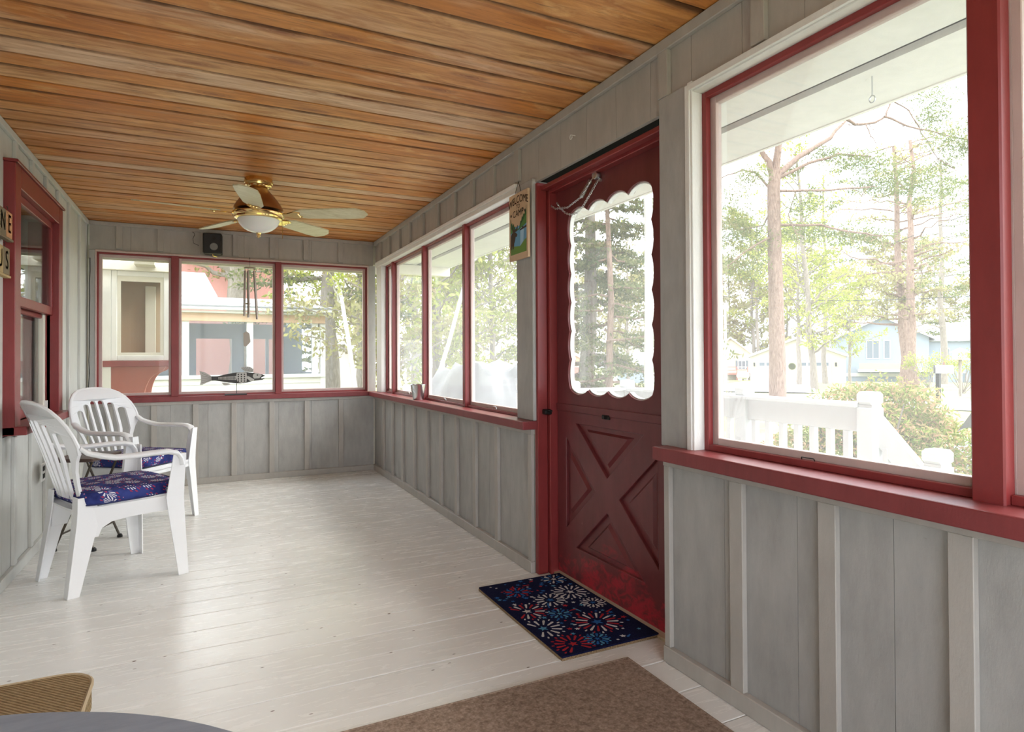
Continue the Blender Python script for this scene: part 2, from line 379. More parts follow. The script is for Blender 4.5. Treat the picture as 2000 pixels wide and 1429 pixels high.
# head band over the openings
for s0, s1, z0 in ((3.128, YF, 2.105), (1.738, 3.128, 2.08), (YN, 1.738, 2.105)):
    n_ = max(1, round((s1-s0)/.235))
    for i in range(n_): B('wall_board', M_grey, wr, XB, XB+.02, s0+(s1-s0)*i/n_+.0008, s0+(s1-s0)*(i+1)/n_-.0008, z0, H)
B('top_rail', M_grey, wr, XR, XB, YN, YF, H-.045, H-.001, c=.003)
for a in (6.20, 5.87, 5.53, 5.21, 4.85, 4.49, 4.14, 3.80, 3.475, 3.14): B('batten', M_grey, wr, XR+.002, XB, a-.045, a+.01, 2.128, H-.045, c=.002)
for a, z0 in ((1.875, 2.13), (1.42, 2.13), (1.05, 2.13), (.7, 2.13), (.35, 2.13), (0, 2.13), (-.4, 2.13)): B('batten', M_grey, wr, XR+.002, XB, a-.028, a+.028, z0, H-.045, c=.002)
# posts beside the door
B('post', M_greyW, wr, XR+.004, XB+.12, 2.935, 3.128, SZ1, 2.10, c=.004); B('post', M_greyW, wr, XR+.004, XB+.12, 1.737, 1.90, SZ1, 2.13, c=.004)
B('header', M_dark, wr, XB+.02, XB+.16, 1.888, 2.95, 2.085, H); B('header', M_white, wr, XB+.02, XB+.12, 3.1, YF+.1, 2.11, H); B('header', M_white, wr, XB+.02, XB+.12, YN, 1.74, 2.125, H)  # door header is near-black, painting the shadowed gap above the red head

def sash_window(parent, fn, spans, z0, z1, depth0, pane, bead=.016, ends=(0, 0)):
    """fixed sashes: fn(along, depth, z) gives the place; spans are the clear widths between mullions"""
    for a, b in spans:
        def bar(name, mat, a0, a1, d0, d1, zz0, zz1, c=.002):
            p, q = fn(a0, d0, zz0), fn(a1, d1, zz1); return MB().box(p[0], q[0], p[1], q[1], p[2], q[2], c=c).build(name, mat, parent)
        s = bead; sa = s if a == ends[0] else 0; sb = s if b == ends[1] else 0
        if sa: bar('stop_bead', M_redD, a, a+s, depth0, depth0+.022, z0, z1)
        if sb: bar('stop_bead', M_redD, b-s, b, depth0, depth0+.022, z0, z1)
        bar('stop_bead', M_redD, a+sa, b-sb, depth0, depth0+.022, z1-s, z1); bar('stop_bead', M_redD, a+sa, b-sb, depth0, depth0+.022, z0, z0+s)
        d = depth0+.024; t = s+.022; e = .006
        ta, tb = sa+.022, sb+.022
        bar('sash_stile', M_pinkish, a+.001, a+ta, d, d+.028, z0+e, z1-e); bar('sash_stile', M_pinkish, b-tb, b-.001, d, d+.028, z0+e, z1-e)
        bar('sash_rail', M_pinkish, a+ta, b-tb, d, d+.028, z1-t, z1-e); bar('sash_rail', M_pinkish, a+ta, b-tb, d, d+.028, z0+e, z0+t)
        bar('pane', pane, a+ta-.004, b-tb+.004, d+.012, d+.0145, z0+t-.004, z1-t+.004, c=0)

fx = lambda a, d, z: (XR+d, a, z)
# far run of sashes in the outer wall
w1 = thing('window_1', 'run of four tall red framed sashes beside the door', 'window', (1.6, 4.7, SZ1), kind='structure')
spans1 = [(3.128, 3.99), (4.035, 4.90), (4.945, 5.84), (5.885, 6.14)]
sash_window(w1, fx, spans1, SZ1, 2.065, .05, M_paneS, ends=(3.128, 6.14))
for a, b in ((3.99, 4.035), (4.90, 4.945), (5.84, 5.885)): B('mullion', M_redD, w1, XR+.036, XR+.10, a, b, SZ1, 2.065, c=.003)
B('head_jamb', M_white, w1, XR-.002, XR+.12, 3.128, 6.33, 2.065, 2.095, c=.003); B('head_casing', M_white, w1, XR-.006, XB, 3.128, 6.35, 2.095, 2.12, c=.003)
B('side_jamb', M_whiteW, w1, XR+.002, XR+.12, 6.14, 6.32, SZ1, 2.065, c=.003)
for (a, b), r in zip(spans1[:3], (1, 1, 1)):
    m = (a+b)/2; MB().tube([(XR+.062, m+.028*math.cos(t), SZ1+.018+.016*math.sin(t)) for t in np.linspace(0, 2*math.pi, 13)], .0025, 6).build('pull_ring', M_steel, w1)
sl = thing('trim_1', 'red window sill under the run of sashes', 'sill', (1.58, 4.6, SZ0), kind='structure')
MB().box(XR-.062, XB+.14, 2.93, YF-.005, SZ0, SZ1).build('sill_board', M_red, sl, bevel=.004)
# near window
w2 = thing('window_2', 'large red framed picture window right of the door', 'window', (1.6, .8, SZ1), kind='structure')
sash_window(w2, fx, [(.834, 1.713), (-.13, .765), (-1.05, -.20), (-1.57, -1.12)], SZ1+.004, 2.09, .046, M_pane, bead=.022, ends=(-1.57, 1.713))  # last two sashes, behind the viewer, are added for more daylight
for a, b in ((.765, .834), (-.20, -.13), (-1.12, -1.05)): B('mullion', M_redD, w2, XR+.026, XR+.068, a, b, SZ1, 2.09, c=.004); B('mullion_core', M_pinkish, w2, XR+.068, XR+.12, a-.002, b+.002, SZ1, 2.09)
B('side_jamb', M_whiteW, w2, XR, XR+.12, 1.713, 1.738, SZ1, 2.13, c=.002); B('side_casing', M_whiteW, w2, XR-.006, XR+.006, 1.722, 1.744, SZ1, 2.118, c=.001)
B('head_jamb', M_whiteW, w2, XR+.006, XR+.12, YN, 1.713, 2.09, 2.118, c=.002); B('head_casing', M_whiteW, w2, XR-.007, XR+.006, YN, 1.722, 2.096, 2.118, c=.001)
def loop(parent, y0, zc, wd, ht, x):
    MB().tube([(x-.006*(1+math.sin(t)), y0+wd*max(-1, min(1, 1.35*math.cos(t))), zc+ht*max(-1, min(1, 1.35*math.sin(t)))) for t in np.linspace(0, 2*math.pi, 25)], .0016, 6).build('wire_pull', M_blackm, parent)
loop(w2, 1.29, SZ1+.022, .022, .012, XR+.062)
for yy, s in ((.87, 1), (.745, -1)):   # small hook latches either side of the mullion
    h = MB(); h.shape([[(0, 0), (s*.0, .055), (s*.012, .05), (s*.045, -.002), (s*.058, -.02), (s*.04, -.008)]], XR+.125, XR+.129, lambda u, v, t: (t, yy+.0+u*.8, .972+v*.8)); h.build('latch', M_steel, w2)
sl2 = thing('trim_2', 'red window sill right of the door', 'sill', (1.58, .8, SZ0), kind='structure')
MB().box(XR-.064, XB+.14, YN, 1.868, SZ0, SZ1+.004).build('sill_board', M_red, sl2, bevel=.004)

# ---- far (end) wall
wf = thing('wall_back', 'grey board and batten end wall of the porch', 'wall', (.32, YF, 0), kind='structure')
YB = YF+.02
nb = 8
for i in range(nb):
    a = XL+(XR-XL)*i/nb; b = XL+(XR-XL)*(i+1)/nb
    B('wall_board', M_greyW, wf, a+.0008, b-.0008, YB, YB+.02, 0, SZ0); B('wall_board', M_grey, wf, a+.0008, b-.0008, YB, YB+.02, 2.09, H)
for a in (-.755, -.419, -.087, .235, .568, .893, 1.222): B('batten', M_grey, wf, a-.023, a+.023, YF+.002, YB, .055, .735, c=.002)
for a in (-.66, -.345, 0.0, .275, .6, .91, 1.245): B('batten', M_grey, wf, a-.05, a+.0, YF+.002, YB, 2.12, H-.03, c=.002)
B('under_sill_rail', M_grey, wf, XL, XR, YF, YB, .735, SZ0, c=.002); B('base_rail', M_grey, wf, XL, XR, YF-.003, YB, 0, .055, c=.003); B('top_rail', M_grey, wf, XL, XR, YF, YB, H-.035, H-.001, c=.003)
B('post', M_greyW, wf, XL, -.862, YF+.002, YB+.08, SZ1, 2.10, c=.002); B('post', M_greyW, wf, 1.50, XR+.02, YF+.002, YB+.08, SZ1, 2.10, c=.002)
B('outer_sheathing', M_cream, wf, XL, 1.68, YB+.03, YB+.09, -.6, SZ0); B('outer_sheathing', M_cream, wf, XL, 1.68, YB+.03, YB+.09, 2.12, H+.05)
B('outer_frieze', M_cream, wf, XL-.1, 1.75, YB+.10, YB+.14, 2.035, 2.11); B('outer_frieze', M_cream, wf, XL-.1, 2.45, YB+.14, YB+.24, 2.06, 2.16)
w3 = thing('window_3', 'three part red framed window in the end wall', 'window', (.32, YF, SZ1), kind='structure')
fy = lambda a, d, z: (a, YF+d, z)
sash_window(w3, fy, [(-.855, -.285), (-.225, .602), (.658, 1.492)], SZ1, 2.085, .03, M_pane, ends=(-.855, 1.492))
for a, b in ((-.285, -.225), (.602, .658)): B('mullion', M_redD, w3, a, b, YF+.012, YF+.09, SZ1, 2.085, c=.003)
B('head_casing', M_pinkish, w3, -.862, 1.50, YF-.002, YF+.10, 2.085, 2.10, c=.002)
for xx in (-.862, 1.492): B('side_casing', M_pinkish, w3, xx, xx+.008, YF-.002, YF+.10, SZ1, 2.085)
sl3 = thing('trim_3', 'red sill under the end wall window', 'sill', (.3, YF, SZ0), kind='structure')
MB().box(XL, XR-.062, YF-.032, YB+.10, SZ0, SZ1).build('sill_board', M_red, sl3, bevel=.004)

# ---- near end wall, behind the viewer, with openings enlarged to brighten the room
wn = thing('wall_front', 'grey near end wall of the porch', 'wall', (.3, YN, 0), kind='structure')
B('wall_board', M_grey, wn, XL-.1, 1.7, YN-.06, YN, 0, .40); B('wall_board', M_grey, wn, XL-.1, 1.7, YN-.06, YN, 2.25, H)
for a, b in ((XL-.1, -.86), (-.10, -.04), (.70, .76), (1.49, 1.7)): B('mullion', M_redD, wn, a, b, YN-.06, YN, .40, 2.25)

# ---- house (left) wall
wl = thing('wall_left', 'pale grey board and batten house wall', 'wall', (XL, 3, 0), kind='structure')
XLB = XL-.02
def left_board(y0, y1, z0, z1): B('wall_board', M_greyL, wl, XLB-.02, XLB, y0+.0008, y1-.0008, z0, z1)
yb = [YF+.05, 6.05, 5.65, 5.165]
for a, b in zip(yb[:-1], yb[1:]): left_board(b, a, 0, H)
yc = [5.165, 4.85, 4.5, 4.15, 3.985]
for a, b in zip(yc[:-1], yc[1:]): left_board(b, a, 0, .75); left_board(b, a, 2.16, H)
yy = 3.985
while yy > YN: left_board(max(yy-.36, YN), yy, 0, H); yy -= .36
for a in (6.07, 5.62, 5.24, 4.88, 4.52, 4.165):
    full = a > 5.2
    for z0, z1 in (((.06, H-.04),) if full else ((.06, .74), (2.175, H-.04))): B('batten', M_greyL, wl, XLB, XL-.002, a-.025, a+.025, z0, z1, c=.002)
for a in (3.60, 3.24, 2.88, 2.5, 2.1, 1.7, 1.3, .9, .5, .1, -.3, -.7, -1.1): B('batten', M_greyL, wl, XLB, XL-.002, a-.025, a+.025, .06, H-.04, c=.002)
B('top_rail', M_greyL, wl, XLB, XL, YN, YF, H-.04, H-.001, c=.003); B('base_rail', M_greyL, wl, XLB, XL+.004, YN, YF, 0, .06, c=.003)
# house window
w4 = thing('window_4', 'red double hung house window with pale curtain', 'window', (XL, 4.57, .78), kind='structure')
yA, yB_, zA, zB = 3.985, 5.165, .78, 2.16
cx = XL+.03
B('casing', M_redD, w4, XLB-.02, cx, yA, yA+.11, zA-.02, zB, c=.003); B('casing', M_redD, w4, XLB-.02, cx, yB_-.11, yB_, zA-.02, zB, c=.003)
B('casing', M_redD, w4, XLB-.02, cx, yA+.11, yB_-.11, zB-.11, zB, c=.003); B('sill', M_redD, w4, XLB-.02, cx+.05, yA-.0, yB_+.02, zA-.02, zA+.025, c=.004)
B('drip_cap', M_redD, w4, XLB-.02, cx+.012, yA-.01, yB_+.01, zB, zB+.016, c=.003)
i0, i1 = yA+.11, yB_-.11
B('jamb_liner', M_redD, w4, XL-.14, XLB, i0-.02, i0, zA, zB-.1); B('jamb_liner', M_redD, w4, XL-.14, XLB, i1, i1+.02, zA, zB-.1); B('jamb_liner', M_redD, w4, XL-.14, XLB, i0, i1, zB-.11, zB-.09)
B('track', M_cream, w4, XL-.075, XL-.045, i1-.05, i1, zA+.03, 1.45, c=.003); B('track_block', M_white, w4, XL-.05, XL-.03, i1-.03, i1-.008, zA+.03, zA+.10)
def sash(x0, x1, z0, z1):
    r = .045
    B('sash_stile', M_redD, w4, x0, x1, i0, i0+r, z0, z1, c=.003); B('sash_stile', M_redD, w4, x0, x1, i1-r, i1, z0, z1, c=.003)
    B('sash_rail', M_redD, w4, x0, x1, i0+r, i1-r, z0, z0+r+.01, c=.003); B('sash_rail', M_redD, w4, x0, x1, i0+r, i1-r, z1-r, z1, c=.003)
    B('pane', M_glass, w4, (x0+x1)/2, (x0+x1)/2+.003, i0+r-.004, i1-r+.004, z0+r, z1-r+.004)
sash(XL-.035, XL-.005, 1.44, zB-.11); sash(XL-.085, XL-.055, zA+.025, 1.46)
# the dim room behind the window
rm = thing('wall_inside', 'dim room inside the house behind the red window', 'room', (-2.3, 4.5, 0), kind='structure')
M_in = plain('dim_wall', (.35, .32, .29), .8)
B('room_wall', M_in, rm, -3.0, -2.95, 3.0, 6.2, 0, 2.4); B('room_wall', M_in, rm, -3.0, XLB-.03, 6.2, 6.25, 0, 2.4); B('room_wall', M_in, rm, -3.0, XLB-.03, 2.95, 3.0, 0, 2.4)
B('room_floor', M_in, rm, -3.0, XLB-.03, 3.0, 6.2, -.05, 0); B('room_ceiling', M_in, rm, -3.0, XLB-.03, 3.0, 6.2, 2.4, 2.45)
M_cur = leaf_mat('sheer_curtain', [(0, (.74, .66, .62)), (1, (.76, .68, .64))], trans=.4)
cur = thing('curtain', 'pale pink curtain hanging inside the red house window', 'curtain', (XL-.2, 4.57, .9))
for a, b in ((4.06, 4.56), (4.60, 5.09)):
    m = MB(); n = 60; rows = []
    for z in (.84, 1.0, 1.40): rows.append([(XL-.118+.012*math.sin(i*1.05+.3*z)+.004*math.sin(i*2.3), a+(b-a)*i/n, z) for i in range(n+1)])
    vs = [q for r in rows for q in r]; fs = [(r*(n+1)+i, r*(n+1)+i+1, (r+1)*(n+1)+i+1, (r+1)*(n+1)+i) for r in range(2) for i in range(n)]
    m.add(vs, fs); m.build('curtain_panel', M_cur, cur, smooth=True, angle=80)
MB().tube([(XL-.118, 4.075, 1.41), (XL-.118, 5.055, 1.41)], .008).build('curtain_rod', M_brass, cur)
# ================================================================== DOOR
df = thing('trim_4', 'red door frame with deep jamb and head', 'door frame', (1.62, 2.42, 0), kind='structure')
DY0, DY1, DX = 1.945, 2.892, 1.68
B('jamb', M_redD, df, XB+.0, 1.635, 2.918, 2.952, 0, 2.075, c=.003); B('jamb', M_redD, df, 1.637, 1.74, 2.895, 2.951, 0, 2.055, c=.003)
B('jamb', M_redD, df, 1.66, 1.74, 1.889, 1.942, 0, 2.055, c=.003)
B('head_jamb', M_redD, df, 1.60, 1.64, 1.889, 2.918, 2.035, 2.058, c=.003); B('head_jamb', M_redD, df, 1.64, 1.74, 1.889, 2.918, 2.02, 2.05, c=.003); B('threshold', painted('threshold_wood', (.42, .33, .22), .6, .1), df, 1.655, 1.76, 1.889, 2.95, -.02, .012, c=.003)
dr = thing('door_1', 'dark red cross buck door with scalloped window', 'door', (DX, 2.45, 0), kind='structure')
def scallop():
    """scalloped glass outline in (y, z)"""
    y0, y1, z0, z1 = 2.105, 2.765, .985, 1.872; pts = []
    def arc(a, b, bulge, n):
        (ax, az), (bx, bz) = a, b; dx, dz = bx-ax, bz-az; L = math.hypot(dx, dz); nx, nz = -dz/L, dx/L
        for i in range(n):
            t = i/n; s = math.sin(math.pi*t)**.7; pts.append((ax+dx*t+nx*s*bulge, az+dz*t+nz*s*bulge))
    def side(a, b, k, bulge):
        for i in range(k): arc((a[0]+(b[0]-a[0])*i/k, a[1]+(b[1]-a[1])*i/k), (a[0]+(b[0]-a[0])*(i+1)/k, a[1]+(b[1]-a[1])*(i+1)/k), bulge, 8)
    side((y0, z0), (y1, z0), 4, -.026); side((y1, z0), (y1, z1), 6, -.016); side((y1, z1), (y0, z1), 4, -.03); side((y0, z1), (y0, z0), 6, -.016)
    return pts
PY0, PY1, PZ0, PZ1 = 2.07, 2.805, .185, .812; pc = ((PY0+PY1)/2, (PZ0+PZ1)/2); hw = .062
a_ = math.atan2(PZ1-PZ0, PY1-PY0); ox = hw/math.sin(a_); oz = hw/math.cos(a_)
tri = [[(PY0+ox, PZ1), (PY1-ox, PZ1), (pc[0], pc[1]+oz)], [(PY0+ox, PZ0), (PY1-ox, PZ0), (pc[0], pc[1]-oz)],
       [(PY0, PZ0+oz), (PY0, PZ1-oz), (pc[0]-ox, pc[1])], [(PY1, PZ0+oz), (PY1, PZ1-oz), (pc[0]+ox, pc[1])]]
dm = lambda u, v, t: (t, u, v)
sc = scallop()
MB().shape([[(DY0, .02), (DY1, .02), (DY1, 2.03), (DY0, 2.03)], sc]+tri, DX, DX+.04, dm).build('door_slab', M_door, dr, bevel=.003)
for t in tri:
    g = [sum(p[0] for p in t)/3, sum(p[1] for p in t)/3]
    MB().shape([t], DX+.016, DX+.034, dm).build('panel', M_door, dr)
    q = [(g[0]+(p[0]-g[0])*.70, g[1]+(p[1]-g[1])*.70) for p in t]; q2 = [(g[0]+(p[0]-g[0])*.58, g[1]+(p[1]-g[1])*.58) for p in t]
    m = MB(); m.add([(DX+.016, *p) for p in q]+[(DX+.004, *p) for p in q2], [(0, 1, 4, 3), (1, 2, 5, 4), (2, 0, 3, 5), (3, 4, 5)]); m.build('raised_panel', M_door, dr)
B('lock_rail', M_door, dr, DX-.006, DX, DY0, DY1, .868, .905, c=.002)
g = [sum(p[0] for p in sc)/len(sc), sum(p[1] for p in sc)/len(sc)]
MB().shape([[(2.08, .955), (2.79, .955), (2.79, 1.905), (2.08, 1.905)]], DX+.020, DX+.023, dm).build('pane', M_pane, dr)
MB().shape([sc, [(g[0]+(p[0]-g[0])*.985, g[1]+(p[1]-g[1])*.988) for p in sc]], DX+.012, DX+.034, dm).build('glazing_bead', M_white, dr)
B('latch_plate', M_blackm, dr, DX-.01, DX, 2.405, 2.465, .855, .876, c=.003); MB().lathe([(0, -.012), (.007, -.012), (.009, 0)], (DX-.01, 2.43, .866), 10, 'x').build('latch_knob', M_blackm, dr); 
B('latch_box', M_blackm, df, 1.60, 1.64, 2.878, 2.918, .845, .872, c=.004); B('latch_tongue', M_blackm, df, 1.612, 1.632, 2.858, 2.885, .862, .87, c=.002)
cl = thing('door_closer', 'steel spring and chain linking door to frame', 'door closer', (DX-.02, 2.6, 1.95))
P0, P1 = Vector((DX-.03, 2.50, 2.0)), Vector((DX-.03, 2.60, 1.93)); 
MB().lathe([(0, -.03), (.02, -.028), (.024, -.012), (.018, 0)], (DX-.0, 2.487, 2.01), 14, 'x').build('mount_cup', M_steel, cl, smooth=True)
ax = (P1-P0).normalized(); e1 = ax.cross(Vector((1, 0, 0))).normalized(); e2 = ax.cross(e1)
MB().tube([P0+(P1-P0)*(.15+.85*t/140)+(e1*math.cos(t*.62)+e2*math.sin(t*.62))*.0095 for t in range(141)], .0022, 5).build('coil_spring', M_steel, cl, smooth=True)
MB().tube([Vector((DX-.02, 2.487, 2.01)), P0+(P1-P0)*.2], .003, 6).build('spring_rod', M_steel, cl)
def chain(parent, pts, link_l=.016, r=.0016):
    pts = [Vector(p) for p in pts]; m = MB(); acc = 0; pos = []
    for a, b in zip(pts[:-1], pts[1:]):
        L = (b-a).length; t = acc
        while t < L: pos.append((a+(b-a)*(t/L), (b-a).normalized())); t += link_l*.78
        acc = t-L
    for i, (p, d) in enumerate(pos):
        s = Vector((1, 0, 0)) if i % 2 else d.cross(Vector((1, 0, 0))).normalized()
        m.tube([p+d*math.cos(q)*link_l*.5+s*math.sin(q)*.005 for q in np.linspace(0, 2*math.pi, 9)], r, 4, cap=False)
    return m.build('chain', M_steel, parent)
chain(cl, [P1, (DX-.035, 2.72, 1.905), (DX-.035, 2.84, 1.925), (DX-.03, 2.90, 1.955)])
chain(cl, [(DX-.02, 2.475, 1.975)]+[(DX-.03, 2.475+.36*t, 1.975-.02*t-.42*t*(1-t)) for t in (.15, .3, .45, .6, .75, .9, 1)])
MB().lathe([(0, -.012), (.009, -.01), (.009, 0)], (DX-.0, 2.47, 1.985), 8, 'x').build('chain_screw', M_steel, cl)
# ================================================================== OUTSIDE: ground and house parts
def ground_mat():
    t = MT('lawn_and_leaf_litter', .9, .1); n = t.noise(t.world((1, 1, 1)), .35, 6, .7); f = t.noise(t.world((1, 1, 1)), 6, 5, .7)
    c = t.ramp(n, [(.36, (.15, .19, .05)), (.5, (.21, .23, .08)), (.62, (.29, .25, .17))]); t.col(t.mix(.4, c, t.ramp(f, [(.3, (.12, .15, .04)), (.7, (.36, .33, .19))]))); return t.m
M_ground = ground_mat()
gm = MB(); gv = []; N = 70
xs = [-60+240*(i/N)**1.0 for i in range(N+1)]; yg = [-60+240*(i/N) for i in range(N+1)]
gm.add([(x, yv, ground_z(x, yv)) for yv in yg for x in xs], [(j*(N+1)+i, j*(N+1)+i+1, (j+1)*(N+1)+i+1, (j+1)*(N+1)+i) for j in range(N) for i in range(N)])
tag(gm.build('ground', M_ground, smooth=True), 'grassy ground sloping away around the porch', 'ground', kind='structure')
def strip(name, mat, pairs, label, cat, lift):
    m = MB(); n = 24; rows = []
    for k in range(len(pairs)-1):
        (a0, b0), (a1, b1) = pairs[k], pairs[k+1]
        for i in range(n+(k == len(pairs)-2)):
            t = i/n; a = Vector(a0).lerp(Vector(a1), t); b = Vector(b0).lerp(Vector(b1), t)
            rows.append([Vector((*a.lerp(b, s/4).to_2d(), 0)) for s in range(5)])
    vs = []
    for r in rows:
        for p in r: vs.append((p.x, p.y, ground_z(p.x, p.y)+lift))
    fs = [(j*5+i, j*5+i+1, (j+1)*5+i+1, (j+1)*5+i) for j in range(len(rows)-1) for i in range(4)]
    return tag(m.add(vs, fs).build(name, mat), label, cat, kind='structure')
t = MT('pale_road', .9, .1); n_ = t.noise(t.world((1, 1, 1)), 3, 6, .7); t.col(t.ramp(n_, [(.3, (.28, .265, .25)), (.7, (.36, .34, .32))])); M_road = t.m
t = MT('driveway_asphalt', .85, .15); n_ = t.noise(t.world((1, 1, 1)), 5, 6, .7); t.col(t.ramp(n_, [(.3, (.15, .16, .185)), (.7, (.21, .22, .245))])); M_drive = t.m
strip('road', M_road, [((60, -8, 0), (66, -3, 0)), ((21.5, 11.2, 0), (25.5, 14.2, 0)), ((18, 26, 0), (24.5, 30.5, 0)), ((10, 52, 0), (20, 58, 0))], 'pale road crossing beyond the shrub', 'road', .03)
strip('driveway', M_drive, [((3.4, -12, 0), (17, -12, 0)), ((3.6, 1.0, 0), (15.0, 6.6, 0)), ((8.8, 5.3, 0), (13.4, 7.3, 0))], 'blue grey asphalt driveway beside the porch steps', 'driveway', .03)
strip('driveway', M_road, [((24, 27, 0), (28, 22, 0)), ((52, 50, 0), (58.5, 46.0, 0))], 'pale drive leading up to the garage doors', 'driveway', .06)

# our own house: roof with planked soffit, rear part with bay window
rf_ = thing('roof', 'porch roof with white planked soffit outside the windows', 'roof', (1.9, 2.4, 2.17), kind='structure')
B('soffit_board', M_whiteW, rf_, XB+.10, 2.06, YN-.2, YF+.35, 2.165, 2.19); B('soffit_board', M_whiteW, rf_, 2.10, 2.43, YN-.2, YF+.35, 2.155, 2.18)
B('soffit_backing', plain('gap_shade_grey', (.32, .30, .28), .9), rf_, 2.03, 2.13, YN-.2, YF+.35, 2.191, 2.20); B('fascia', M_white, rf_, 2.43, 2.45, YN-.2, YF+.35, 2.15, 2.42)  # backing coloured grey to paint the shade of the groove between boards
B('roof_deck', plain('dark_roofing', (.12, .12, .12), .9), rf_, -5, 2.47, YN-.2, YF+.35, 2.40, 2.46)
MB().tube([(2.16, 1.45, 2.155), (2.16, 1.45, 2.085)]+[(2.16+.0*math.sin(q), 1.45+.011*math.sin(q), 2.072+.013*math.cos(q)) for q in np.linspace(0, 2*math.pi, 13)], .0022, 6).build('screw_eye', M_steel, rf_)
hs = thing('wall_house', 'cream rear wall of the house beyond the end window', 'wall', (-1.5, 8, -.6), kind='structure')
B('siding', M_cream, hs, -5, -.93, YF+.28, 12, -.6, 2.9); B('corner_board', M_white, hs, -.95, -.90, YF+.26, YF+.40, -.6, 2.6)
bay = thing('bay_window', 'white box bay window on red curved bracket outside the end window', 'window', (-.62, 7.2, .75))
bx0, bx1, by0, by1, bz0, bz1 = -.915, -.335, 7.2, 8.25, 1.135, 2.02
def bframe(ax, x0, x1, z0, z1, yc, r=.05):
    B('frame_stile', M_white, bay, x0, x0+r, yc, yc+.05, z0, z1, c=.004); B('frame_stile', M_white, bay, x1-r, x1, yc, yc+.05, z0, z1, c=.004)
    B('frame_rail', M_white, bay, x0+r, x1-r, yc, yc+.05, z0, z0+r, c=.004); B('frame_rail', M_white, bay, x0+r, x1-r, yc, yc+.05, z1-r, z1, c=.004)
    B('inner_stile', M_cream, bay, x0+r, x0+r+.03, yc+.012, yc+.045, z0+r, z1-r); B('inner_stile', M_cream, bay, x1-r-.03, x1-r, yc+.012, yc+.045, z0+r, z1-r)
    B('inner_rail', M_cream, bay, x0+r+.03, x1-r-.03, yc+.012, yc+.045, z0+r, z0+r+.03); B('inner_rail', M_cream, bay, x0+r+.03, x1-r-.03, yc+.012, yc+.045, z1-r-.05, z1-r)
    B('pane', M_glass, bay, x0+r+.02, x1-r-.02, yc+.025, yc+.029, z0+r+.02, z1-r-.03)
bframe('x', bx0+.08, bx1, bz0, bz1, by0)
for a, b in ((by0+.05, by0+.10), (by1-.05, by1), (7.70, 7.75)): B('front_stile', M_white, bay, bx1-.05, bx1, a, b, bz0, bz1)
for a, b in ((bz0, bz0+.05), (bz1-.05, bz1)): B('front_rail', M_white, bay, bx1-.05, bx1, by0+.05, by1, a, b)
B('pane', M_glass, bay, bx1-.028, bx1-.024, by0+.10, by1-.05, bz0+.05, bz1-.05)
B('side_casing', M_white, bay, bx0, bx0+.08, by0-.01, by0+.06, .7, bz1+.06); B('cover_head', M_cream, bay, bx0, bx1+.06, by0-.05, by1+.05, bz1, bz1+.09, c=.004)
M_tan = plain('tan_interior', (.40, .28, .18), .8); B('bay_back', M_tan, bay, bx0, bx0+.02, by0+.06, by1, bz0, bz1); B('far_side_panel', M_tan, bay, bx0+.02, bx1-.05, by1-.06, by1-.03, bz0, bz1); B('blind', M_cream, bay, bx0+.30, bx0+.40, by1-.12, by1-.07, bz0, bz1-.05); B('seat_board', M_redD, bay, bx0, bx1+.04, by0-.03, by1, bz0-.06, bz0, c=.004)
M_brk = painted('faded_red_bracket', (.36, .10, .075), .6, .06)
cv = [(bx0+.02, 1.075), (bx1-.03, 1.075), (bx1-.05, 1.04)]+[(bx1-.075-.14*t-.06*math.sin(t*math.pi), 1.02-.30*t+.03*math.sin(2*math.pi*t)) for t in np.linspace(0, 1, 12)]+[(bx0+.02, .68)]
MB().shape([cv], by0+.02, by0+.09, lambda u, v, t: (u, t, v)).build('bracket', M_brk, bay, bevel=.004)
MB().shape([[(p[0], p[1]) for p in cv]], by1-.12, by1-.05, lambda u, v, t: (u, t, v)).build('bracket', M_brk, bay)
B('roof_brace', M_cream, bay, -.62, -.45, by0-.25, by0-.04, 2.06, 2.10)

# deck and white railing outside the door
dk = thing('deck', 'grey board deck outside the porch door', 'deck', (2.5, 3.2, -.6), kind='structure')
M_deck = painted('deck_boards', (.52, .51, .49), .7, .1)
yy = 2.10
while yy < 4.4: B('deck_board', M_deck, dk, 1.76, 3.27, yy, yy+.135, -.05, -.015); yy += .14
B('skirt', M_white, dk, 3.2, 3.24, 2.1, 4.42, -.6, -.05)
for k in range(3): B('step', M_deck, dk, 2.1, 3.27, 2.08-.28*(k+1), 2.08-.28*k, -.2-.17*k-.04, -.2-.17*k)
rl = thing('deck_railing', 'white deck railing with capped posts and stair rail outside the picture window', 'railing', (3.2, 3, -.05))
M_rail = painted('white_railing_paint', (.56, .56, .555), .5, .04)
def post(x, yv, z0, z1, s=.047):
    p = MB(); p.box(x-s, x+s, yv-s, yv+s, z0, z1, c=.004).box(x-s+.008, x+s-.008, yv-s+.008, yv+s-.008, z1, z1+.014).box(x-s-.004, x+s+.004, yv-s-.004, yv+s+.004, z1+.014, z1+.085, c=.016)
    return p.build('post', M_rail, rl)
for yv in (2.18, 3.05, 4.335): post(3.2, yv, -.6, .87)
post(2.22, 4.335, -.6, .87); post(2.66, 4.335, -.6, .87)
B('cap_rail', M_rail, rl, 3.135, 3.265, 2.22, 4.29, .868, .892, c=.004); B('upper_rail', M_rail, rl, 3.18, 3.218, 2.225, 4.29, .735, .868, c=.004); B('lower_rail', M_rail, rl, 3.18, 3.218, 2.225, 4.29, .08, .17, c=.004)
B('cap_rail', M_rail, rl, 2.2, 3.155, 4.27, 4.40, .868, .892, c=.004); B('upper_rail', M_rail, rl, 2.2, 3.155, 4.316, 4.354, .735, .868, c=.004); B('lower_rail', M_rail, rl, 2.2, 3.155, 4.316, 4.354, .08, .17, c=.004)
yv = 2.31
